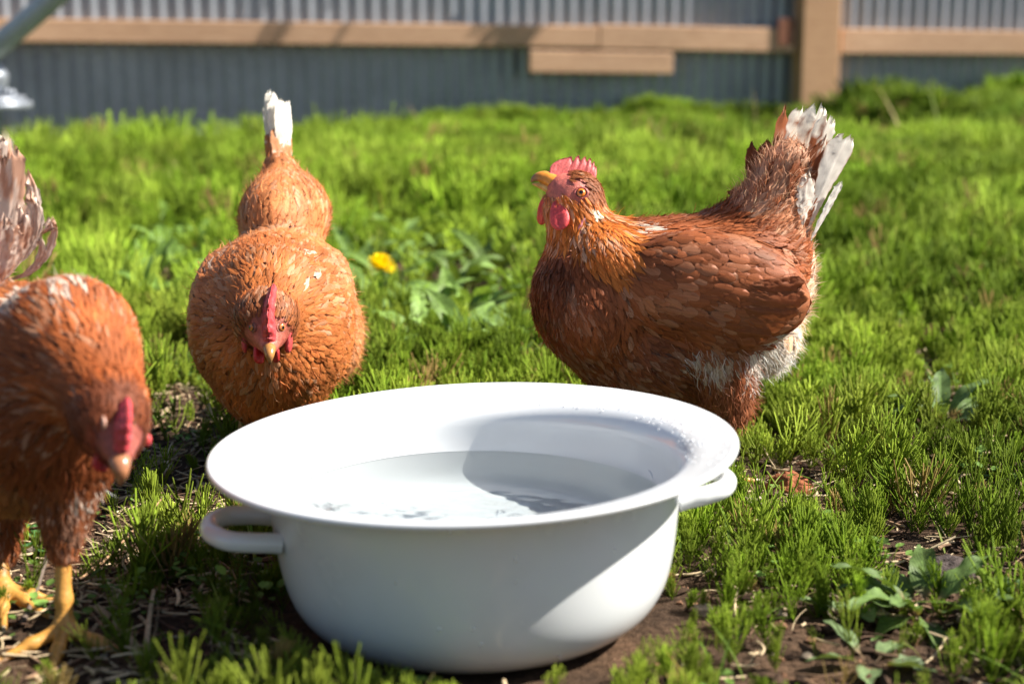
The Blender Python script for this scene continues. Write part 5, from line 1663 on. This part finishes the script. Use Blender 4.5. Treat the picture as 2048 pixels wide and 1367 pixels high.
def weeds():
    dock = (.105, .165, .045); grey = (.15, .21, .09); mid = (.15, .24, .05)
    weed('dock_plant', 1850, 1235, 14, .095, .0115, dock, 'large dull green dock with drooping holed leaves, right foreground', 1, up=(.25, 1.0), droop=(.7, 1.6), arcs=[175, 150, 205, 120, 235, 75, 20, 300, 265, 190, 140, 100, 330, 220], wav=.24)
    weed('dock_plant', 1745, 1330, 6, .06, .011, grey, 'grey-green dock with leaves lying flat at the bottom edge below the large dock', 2, up=(.15, .7), droop=(.4, 1.2))
    weed('dock_plant', 2040, 1225, 6, .07, .012, (.075, .13, .045), 'dark dock cut by the right edge beside the large dock', 3, up=(.4, .9))
    weed('dock_plant', 1885, 845, 13, .115, .0125, (.12, .185, .06), 'dock with narrow upright and fallen leaves, right of the chestnut hen', 4, up=(.55, 1.25), droop=(.8, 1.7), wav=.15, arcs=[55, 85, 175, 200, 250, 20, 120, 300, 35, 150])
    weed('dock_plant', 1640, 800, 6, .075, .013, (.10, .16, .08), 'small dock in the shade of the chestnut hen\'s fluffy rear', 5)
    weed('dock_plant', 1690, 1235, 4, .055, .014, grey, 'pair of limp grey leaves between the basin and the large dock', 6, up=(.3, .7))
    rng = np.random.default_rng(70)
    spots = [(800, 520, 'behind the dandelion flower'), (860, 560, ''), (920, 590, ''), (985, 560, ''), (1030, 600, ''), (835, 640, ''), (900, 660, ''), (1000, 690, ''), (770, 590, ''), (745, 640, ''), (950, 510, ''), (880, 490, ''), (1040, 520, ''), (1010, 460, ''),
             (955, 640, ''), (790, 680, ''), (1060, 700, ''), (710, 560, ''), (840, 700, ''), (1045, 745, ''), (930, 730, '')]
    for i, (a, b, t) in enumerate(spots):
        weed('dandelion_plant', a, b, int(rng.integers(8, 12)), rng.uniform(.12, .17) * (1 if b > 550 else 1.1), rng.uniform(.012, .018), np.array(mid) * rng.uniform(.75, 1.25) + np.array([0.015, 0.02, .02]) * rng.random(),
             'leafy green dandelion rosette in the weedy patch between the two standing hens', 100 + i, 'weed', rng.choice([0, .25]), (.7, 1.4), (.7, 1.9), 'dandelion rosettes between the hens')
    for i, (a, b) in enumerate([(360, 560), (390, 520), (300, 590), (345, 500), (250, 560), (270, 640), (330, 640)]):
        weed('plantain_plant', a, b, 9, .16, .017, np.array((.14, .235, .045)), 'broad-leaved plantain in the horsetail left of the ginger hen', 140 + i, 'weed', 0, (.8, 1.4), (.6, 1.6), 'plantains left of the ginger hen')
    weed('plantain_plant', 60, 1085, 7, .07, .016, (.07, .17, .05), 'fresh green plantain between the legs of the nearest hen', 160, up=(.3, 1.0))
    # a flowering dandelion beside the ginger hen
    g = gp(770, 640)
    root = empty('dandelion', g)
    tag(root, 'yellow dandelion flower on a thin stalk beside the ginger hen', 'flower')
    fl = pix(762, 538, g[1] - .01)
    mb = MB(); loft(mb, [g, g * .5 + fl * .5 + np.array([.006, 0, 0]), fl], .0022, .0022, (1, 0, 0), 8, (.22, .27, .09), 6)
    mb.build('stalk', M_HORSE, root)
    mb = MB(); rng = np.random.default_rng(4)
    for ring, (n, L, el) in enumerate([(28, .0286, -.1), (28, .0283, .25), (26, .0278, .6), (22, 0.0268, .95), (16, .0256, 1.3)]):
        for i in range(n):
            a = 2 * pi * i / n + rng.normal(0, .08); e = el + rng.normal(0, .1)
            o = np.array([cos(a) * cos(e), sin(a) * cos(e) , sin(e)]); s = np.array([-sin(a), cos(a), 0]) * .0024
            up_ = np.cross(s, o); P = []
            for t, w in ((0, .4), (.4, 1), (.8, 1.1), (1, .7)):
                c = fl + o * L * t + np.array([0, 0, 1]) * L * .12 * t * t
                P += [c - s * w, c + s * w]
            mb.add(P, [[0, 1, 3, 2], [2, 3, 5, 4], [4, 5, 7, 6]], None, np.array([.88, .70, .012]) * rng.uniform(.85, 1.1))
    mb.build('petals', M_HORSE, root)
    mb = MB()
    for i in range(14):
        a = 2 * pi * i / 14
        loft(mb, [fl - np.array([0, 0, .002]), fl + np.array([cos(a) * .006, sin(a) * .006, .001]), fl + np.array([cos(a) * .008, sin(a) * .008, .007])], [.0014, .0016, .0003], [.0006, .0006, .0003], (0, 0, 1), 5, (.12, .2, .04), 3)
    mb.build('bracts', M_HORSE, root)
    g = gp(180, 292); fl = g + np.array([0, 0, .05])
    root = empty('dandelion', g); tag(root, 'small distant yellow flower at the foot of the iron wall', 'flower')
    mb = MB(); loft(mb, [g, fl], .0025, .0025, (1, 0, 0), 6, (.2, .25, .08), 3); mb.build('stalk', M_HORSE, root)
    mb = MB()
    for i in range(22):
        a = 2 * pi * i / 22 * 2.4; e = .2 + i / 22
        o = np.array([cos(a) * cos(e), sin(a) * cos(e), sin(e)]); s = np.array([-sin(a), cos(a), 0]) * .003
        mb.add([fl - s * .4, fl + s * .4, fl + o * .018 + s, fl + o * .018 - s], [[0, 1, 2, 3]], None, (.78, .45, .012))
    mb.build('petals', M_HORSE, root)

# ---- basin
def basin():
    root = empty('basin', BASIN)
    tag(root, 'white enamel wash basin with two loop handles, full of water', 'basin')
    prof = [(0, .004), (.06, .004), (.112, .0045), (.126, .0008), (.137, .0015), (.1475, .006), (.1605, .017), (.1710, .034), (.1775, .056), (.1820, .085), (.1850, .115), (.1868, .134), (.190, .1425), (.197, .1485), (.207, .1525), (.219, .1553), (.229, .1572),
            (.2345, .1566), (.2372, .1580), (.2380, .1600), (.2372, .1620), (.2345, .1632), (.230, .1622), (.219, .1592), (.207, .1563), (.1965, .1522), (.1885, .1455), (.184, .136), (.1826, .115), (.1795, .086), (.1750, .057), (.1685, .036), (.158, .0205), (.1445, .0105), (.126, .007), (.06, .0065), (0, .0065)]
    prof = np.array(prof) * np.array([.987, 1.0])
    # refine and smooth the profile
    t = np.linspace(0, len(prof) - 1, (len(prof) - 1) * 3 + 1)
    k = np.minimum(t.astype(int), len(prof) - 2); f = (t - k)[:, None]
    p0 = prof[np.maximum(k - 1, 0)]; p1 = prof[k]; p2 = prof[k + 1]; p3 = prof[np.minimum(k + 2, len(prof) - 1)]
    pr = 0.5 * (2 * p1 + (p2 - p0) * f + (2 * p0 - 5 * p1 + 4 * p2 - p3) * f ** 2 + (3 * p1 - p0 - 3 * p2 + p3) * f ** 3)
    pr[:, 0] = np.maximum(pr[:, 0], 0)
    S = 144
    a = np.linspace(0, 2 * pi, S, endpoint=False)
    roll = rad(2.0)
    def place(V):
        V = np.asarray(V, float).copy()
        x, z = V[..., 0].copy(), V[..., 2].copy()
        V[..., 0] = x * cos(roll) - z * sin(roll); V[..., 2] = x * sin(roll) + z * cos(roll) - .001
        return V + BASIN
    R = pr[1:-1]
    wob = 1 + .0025 * np.sin(2 * a + .6) + .0012 * np.sin(5 * a)
    V = np.stack([R[:, None, 0] * np.cos(a)[None] * wob, R[:, None, 0] * np.sin(a)[None] * wob, np.broadcast_to(R[:, None, 1], (len(R), S))], -1).reshape(-1, 3)
    q = grid_quads(len(R), S, True)
    V = np.concatenate([V, [[0, 0, pr[0, 1]], [0, 0, pr[-1, 1]]]])
    i = np.arange(S); nR = len(R)
    t1 = np.stack([np.full(S, nR * S), (i + 1) % S, i], -1); t2 = np.stack([np.full(S, nR * S + 1), (nR - 1) * S + i, (nR - 1) * S + (i + 1) % S], -1)
    mk('bowl', place(V), [q, np.concatenate([t1, t2])], M_ENAMEL, root).cycles.is_caustics_receiver = True
    for az in (rad(193), rad(13)):
        o = np.array([cos(az), sin(az), 0]); s = np.array([-sin(az), cos(az), 0]); zc = .128
        def pt(r, w, z): return o * r + s * w + np.array([0, 0, z])
        zc = .104
        P = [pt(.1768, -.040, zc - .004), pt(.188, -.040, zc - .002), pt(.203, -.040, zc + .0), pt(.221, -.035, zc + .002), pt(.2325, -.018, zc + .003), pt(.2355, 0, zc + .003), pt(.2325, .018, zc + .003), pt(.221, .035, zc + .002), pt(.203, .040, zc), pt(.188, .040, zc - .002), pt(.1768, .040, zc - .004)]
        mb = MB(); loft(mb, place(np.array(P)), .0088, .0088, (0, 0, 1), 18, (.8, .8, .8), 8)
        mb.build('handle', M_ENAMEL, root)
    # water
    zw = .105; rw = np.interp(zw, pr[::-1][:len(pr) // 2, 1], pr[::-1][:len(pr) // 2, 0]) + .0006
    NR, NS = 190, 260
    r = rw * np.sqrt(np.linspace(0, 1, NR)[1:]) if False else rw * np.linspace(0, 1, NR)[1:]
    a = np.linspace(0, 2 * pi, NS, endpoint=False)
    X = r[:, None] * np.cos(a); Y = r[:, None] * np.sin(a)
    cx, cy = -.03, -.075
    d = np.sqrt((X - cx) ** 2 + ((Y - cy) * 1.2) ** 2)
    env = np.exp(-(d / .11) ** 2)
    ph = fbm2(X.ravel(), Y.ravel(), 24, 4, 2).reshape(X.shape) * 4.0
    wv = np.sin(2 * pi * (Y * .97 + X * .22) / .012 + ph) * .00016 + np.sin(2 * pi * (Y * .9 - X * .35) / .019 + ph * 1.4 + 1) * .00025 + np.sin(2 * pi * d / .023 - 1) * .00022
    Z = zw + wv * .42 * env + np.sin(2 * pi * (X * .8 + Y * .4) / .08) * .00004
    V = np.concatenate([[[0, 0, zw]], np.stack([X, Y, Z], -1).reshape(-1, 3)])
    V = np.stack([V[:, 0], V[:, 1], V[:, 2]], 1)
    # the water stays level while the basin leans
    lv = V.copy(); lv[:, 2] = lv[:, 2] - np.tan(roll) * lv[:, 0]
    q = grid_quads(NR - 1, NS, True) + 1
    i = np.arange(NS)
    w = mk('water', place(lv), [q[:, ::-1], np.stack([np.zeros(NS, int), 1 + i, 1 + (i + 1) % NS], -1)], M_WATER, None)
    w.cycles.is_caustics_caster = True
    tag(w, 'clear rippled water in the white basin', 'water', kind='structure')
    # water drops
    rng = np.random.default_rng(2)
    mb = MB()
    th = np.linspace(0, pi / 2, 5); ph = np.linspace(0, 2 * pi, 9, endpoint=False)
    lp = pr
    def drop(rad_, ang, inner, size, stretch=1.0):
        z = 0
        half = len(lp) // 2
        seg = lp[half:] if inner else lp[:half]
        j = np.argmin(np.abs(seg[:, 0] - rad_)) if rad_ > 0 else int(-rad_)
        p = np.array([seg[j, 0], seg[j, 1]]); tn = nrm(seg[min(j + 1, len(seg) - 1)] - seg[max(j - 1, 0)])
        nn = np.array([tn[1], -tn[0]])
        if True:
            e_r = np.array([cos(ang), sin(ang), 0]); ez = np.array([0, 0, 1.0]); es = np.array([-sin(ang), cos(ang), 0])
            c = e_r * p[0] + ez * p[1]; N3 = e_r * nn[0] + ez * nn[1]; T3 = e_r * tn[0] + ez * tn[1]
            V = c + size * (N3 * .55 * np.cos(th)[:, None, None] + es * (np.sin(th)[:, None] * np.cos(ph)[None])[..., None] + T3 * stretch * (np.sin(th)[:, None] * np.sin(ph)[None])[..., None])
        mb.add(place(V.reshape(-1, 3)), grid_quads(5, 9, True))
    for _ in range(210):
        drop(rng.uniform(.188, .229), rad(rng.normal(14, 20)), True, rng.uniform(.0006, .0017))
    for _ in range(40):
        drop(rng.uniform(.188, .229), rad(rng.uniform(-30, 110)), True, rng.uniform(.0006, .0013))
    for _ in range(14):
        drop(-rng.integers(15, 42), rad(rng.normal(-72, 16)), False, rng.uniform(.0009, .0022), rng.uniform(.8, 2.2))
    for _ in range(16):
        drop(.2310, rad(rng.uniform(-100, -40)), False, rng.uniform(.0008, .0019))
    tag(mb.build('water_drops', M_DROP), 'water drops clinging to the white basin', 'water drops', kind='stuff')

# ---- iron wall with timber
def wall():
    Yw = 7.95; th_ = rad(16.0)
    org = np.array([0, Yw, 0])
    ex = np.array([cos(th_), sin(th_), 0]); ey = np.array([-sin(th_), cos(th_), 0]); ez = np.array([0, 0, 1.0])
    M = (np.stack([ex, ey, ez]), org)
    root = empty('iron_wall', org)
    tag(root, 'grey corrugated iron wall with timber rails and a timber post, across the background', 'wall')
    pitch = .0762
    def sheet(x0, x1, z0, z1, yo):
        x = np.arange(x0, x1, pitch / 12)
        y = yo - .0095 * np.cos(2 * pi * x / pitch)
        z = np.linspace(z0, z1, 6)
        P = np.stack([np.broadcast_to(x, (6, len(x))), np.broadcast_to(y, (6, len(x))), np.broadcast_to(z[:, None], (6, len(x)))], -1)
        F = P.reshape(-1, 3)
        B = F + np.array([0, .0015, 0])
        q = grid_quads(6, len(x))
        return np.concatenate([F, B]) @ M[0] + M[1], np.concatenate([q, q[:, ::-1] + len(F)])
    V, Q = sheet(-4.5, 4.5, -.25, 2.3, 0)
    mk('cladding', V, [Q], M_IRON, root)
    s = mpp(7.82, .4)
    # rails, sloping a little to the right as in the photograph
    def loc(px, py, yo):
        a = (px - 1024.0) / F_PX; b = (683.5 - py) / F_PX
        d = np.array([a, CT + b * ST, -ST + b * CT]); o = np.array([0, 0, CAM_H])
        t = ((org + ey * yo - o) @ ey) / (d @ ey)
        p = o + d * t - org
        return np.array([p @ ex, p @ ey, p @ ez])
    def rail(x0px, x1px, ytop, ybot, yf, depth, shade=1.0, slope=None):
        a = loc(x0px, (ytop[0] + ybot[0]) / 2, yf); b = loc(x1px, (ytop[1] + ybot[1]) / 2, yf)
        hh = abs(loc(x0px, ytop[0], yf)[2] - loc(x0px, ybot[0], yf)[2]) / 2
        d = b - a; L = np.linalg.norm(d); dx = d / L; dz = np.cross(dx, [0, 1, 0]);
        Mr = (np.stack([dx, np.array([0, 1, 0]), dz]) @ M[0], M[1] + a @ M[0])
        mb = MB(); box(mb, (0, 0, -hh), (L, depth, hh), Mr, .004, np.array([1, 1, 1]) * shade)
        return mb
    yf = -.108
    rail(-420, 1197, (31, 49), (80, 98), yf, .096).build('rail', M_WOOD, root, False)
    rail(1199.5, 1592, (49, 57), (98, 106), yf, .096).build('rail', M_WOOD, root, False)
    rail(1684, 2500, (58, 67), (107, 115), yf, .096).build('rail', M_WOOD, root, False)
    rail(1060, 1346, (101, 105), (145, 149), yf - .003, .05, 1.04).build('batten', M_WOOD, root, False)
    # post
    a = loc(1597, 300, yf - .032); b = loc(1673, 300, yf - .032)
    mb = MB(); box(mb, (a[0], yf - .032, -.15), (b[0], yf + .09, 2.3), M, .008, (.86, .82, .72))
    mb.build('post', M_WOOD, root, False)
    a = loc(1560, 62, yf - .01)  # the post's shadow on the rail, put in as a thin dark plate
    mb = MB(); box(mb, (a[0] - .01, yf - .012, a[2] - .07), (a[0] + .075, yf - .002, a[2] + .06), M, .002, (.35, .2, .15))
    mb.build('post_shadow', M_WOOD, root, False)

def metal_stand():
    Y = 5.0; m = mpp(Y, .5)
    root = empty('metal_stand', (pix(-30, 300, Y)[0], Y, 0))
    tag(root, 'grey metal pipe stand with a bolted flange, cut by the upper left corner', 'stand')
    P = lambda a, b, d=0: pix(a, b, Y + d)
    mb = MB(); loft(mb, [P(330, -215), P(180, -75), P(85, 15), P(-12, 98), P(-70, 150)], 23 * m, 23 * m, (0, 1, 0), 20, (.5, .5, .5), 6)
    mb.build('brace', M_PIPE, root)
    foot = P(-30, 300); foot[2] = -.02
    mb = MB(); loft(mb, [P(-22, 60), P(-24, 140), P(-24, 200), np.array([P(-24, 200)[0], Y, -.02])], 22 * m, 22 * m, (0, 1, 0), 20, (.5, .5, .5), 4)
    loft(mb, [P(-22, 128), P(-20, 150), P(-20, 168), P(-22, 186)], [22 * m, 36 * m, 34 * m, 22 * m], [22 * m, 36 * m, 34 * m, 22 * m], (0, 1, 0), 20, (.5, .5, .5), 4)
    mb.build('upright', M_IRON, root)
    mb = MB()
    c = P(-24, 208); r = 87 * m
    for z0, z1, rr in ((-.012, .006, r), (.006, .022, r * .86)):
        loft(mb, [c + np.array([0, 0, z0]), c + np.array([0, 0, z0 + .001]), c + np.array([0, 0, z1 - .001]), c + np.array([0, 0, z1])], [rr * .97, rr, rr, rr * .97], [rr * .97, rr, rr, rr * .97], (0, 1, 0), 32, (.5, .5, .5), 2)
    mb.build('flange', M_IRON, root)
    for k in (0.15, 1.4, 2.7, 4.0, 5.2):
        p = c + np.array([cos(k) * r * .62, -sin(k) * r * .62, .022])
        mb = MB(); loft(mb, [p, p + np.array([0, 0, .012]), p + np.array([0, 0, .022])], [.011, .011, .006], [.011, .011, .006], (0, 1, 0), 6, (.5, .5, .5), 2)
        mb.build('bolt', M_IRON, root)

# ------------------------------------------------------------------ assemble
build_ground()
wall()
metal_stand()
basin()
right_hen()
middle_hen()
left_hen()
horsetails()
grass_blades()
tall_sprigs()
shade_tree()
litter()
weeds()
clod(1583, 975, 31, 23, (.26, .095, .045), 'rust-red clod of earth beside the right handle of the basin', 5)
clod(1862, 690, 42, 16, (.17, .075, .045), 'flat brown clod in the bare hollow right of the chestnut hen', 6)
clod(1042, 655, 24, 20, (.30, .13, .075), 'reddish clod just left of the chestnut hen\'s breast', 7)
clod(1900, 1150, 30, 11, (.07, .055, .05), 'charred dark clod in the soil right of the large dock', 9)
clod(1548, 226, 34, 30, (.08, .05, .035), 'dark brown clod at the foot of the timber post', 10)
clod(300, 282, 22, 20, (.30, .15, .09), 'small orange-brown clod against the iron wall at left', 12)
clod(590, 300, 26, 18, (.24, .14, .085), 'tan clod behind the ginger hen\'s tail', 13)
tan = (.30, .18, .10)
stick_thing('dry_stalk', [gp(178, 1190, .006), gp(215, 1196, .010), gp(262, 1176, .016), gp(300, 1182, .016), gp(360, 1172, .018), gp(425, 1160, .022), gp(470, 1185, .016), gp(480, 1225, .004)], .0014, tan, 'long curved dry stalk lying left of the basin', 'stalk', 'dry stalks')
stick_thing('dry_stalk', [gp(140, 1172, .006), gp(200, 1150, .016), gp(270, 1108, .030), gp(325, 1060, .042)], .0016, (.33, .20, .11), 'brown dry stalk slanting up beside the nearest hen\'s leg', 'stalk', 'dry stalks')
stick_thing('dry_stalk', [gp(1470, 1052, .004), gp(1510, 1072, .006), gp(1548, 1088, .005)], .0017, (.42, .22, .12), 'short orange-brown stalk on the soil right of the basin', 'stalk', 'dry stalks')
stick_thing('dry_stalk', [gp(1950, 1172, .004), gp(2005, 1168, .006), gp(2070, 1166, .006)], .0014, (.36, .20, .12), 'thin brown stalk at the right edge above the dark dock', 'stalk', 'dry stalks')
stick_thing('dry_stalk', [gp(45, 1260, .004), gp(70, 1220, .012), gp(98, 1165, .03)], .0030, (.13, .10, .08), 'dark stick standing between the nearest hen\'s feet', 'stalk', 'dry stalks')
stick_thing('dry_stalk', [gp(402, 770, .004), gp(418, 810, .012), gp(428, 850, .006)], .0022, (.42, .32, .2), 'pale stalk in front of the ginger hen\'s chest at left', 'stalk', 'dry stalks')
stick_thing('dry_stalk', [gp(292, 1325, .004), gp(300, 1275, .012), gp(310, 1238, .02)], .0028, (.46, .36, .23), 'pale thick straw standing in the left foreground', 'stalk', 'dry stalks')
stick_thing('dry_stalk', [gp(1885, 870, .004), gp(1945, 850, .006), gp(2048, 800, .008)], .0022, (.34, .24, .16), 'grey-brown twig below the upright dock at right', 'stalk', 'dry stalks')
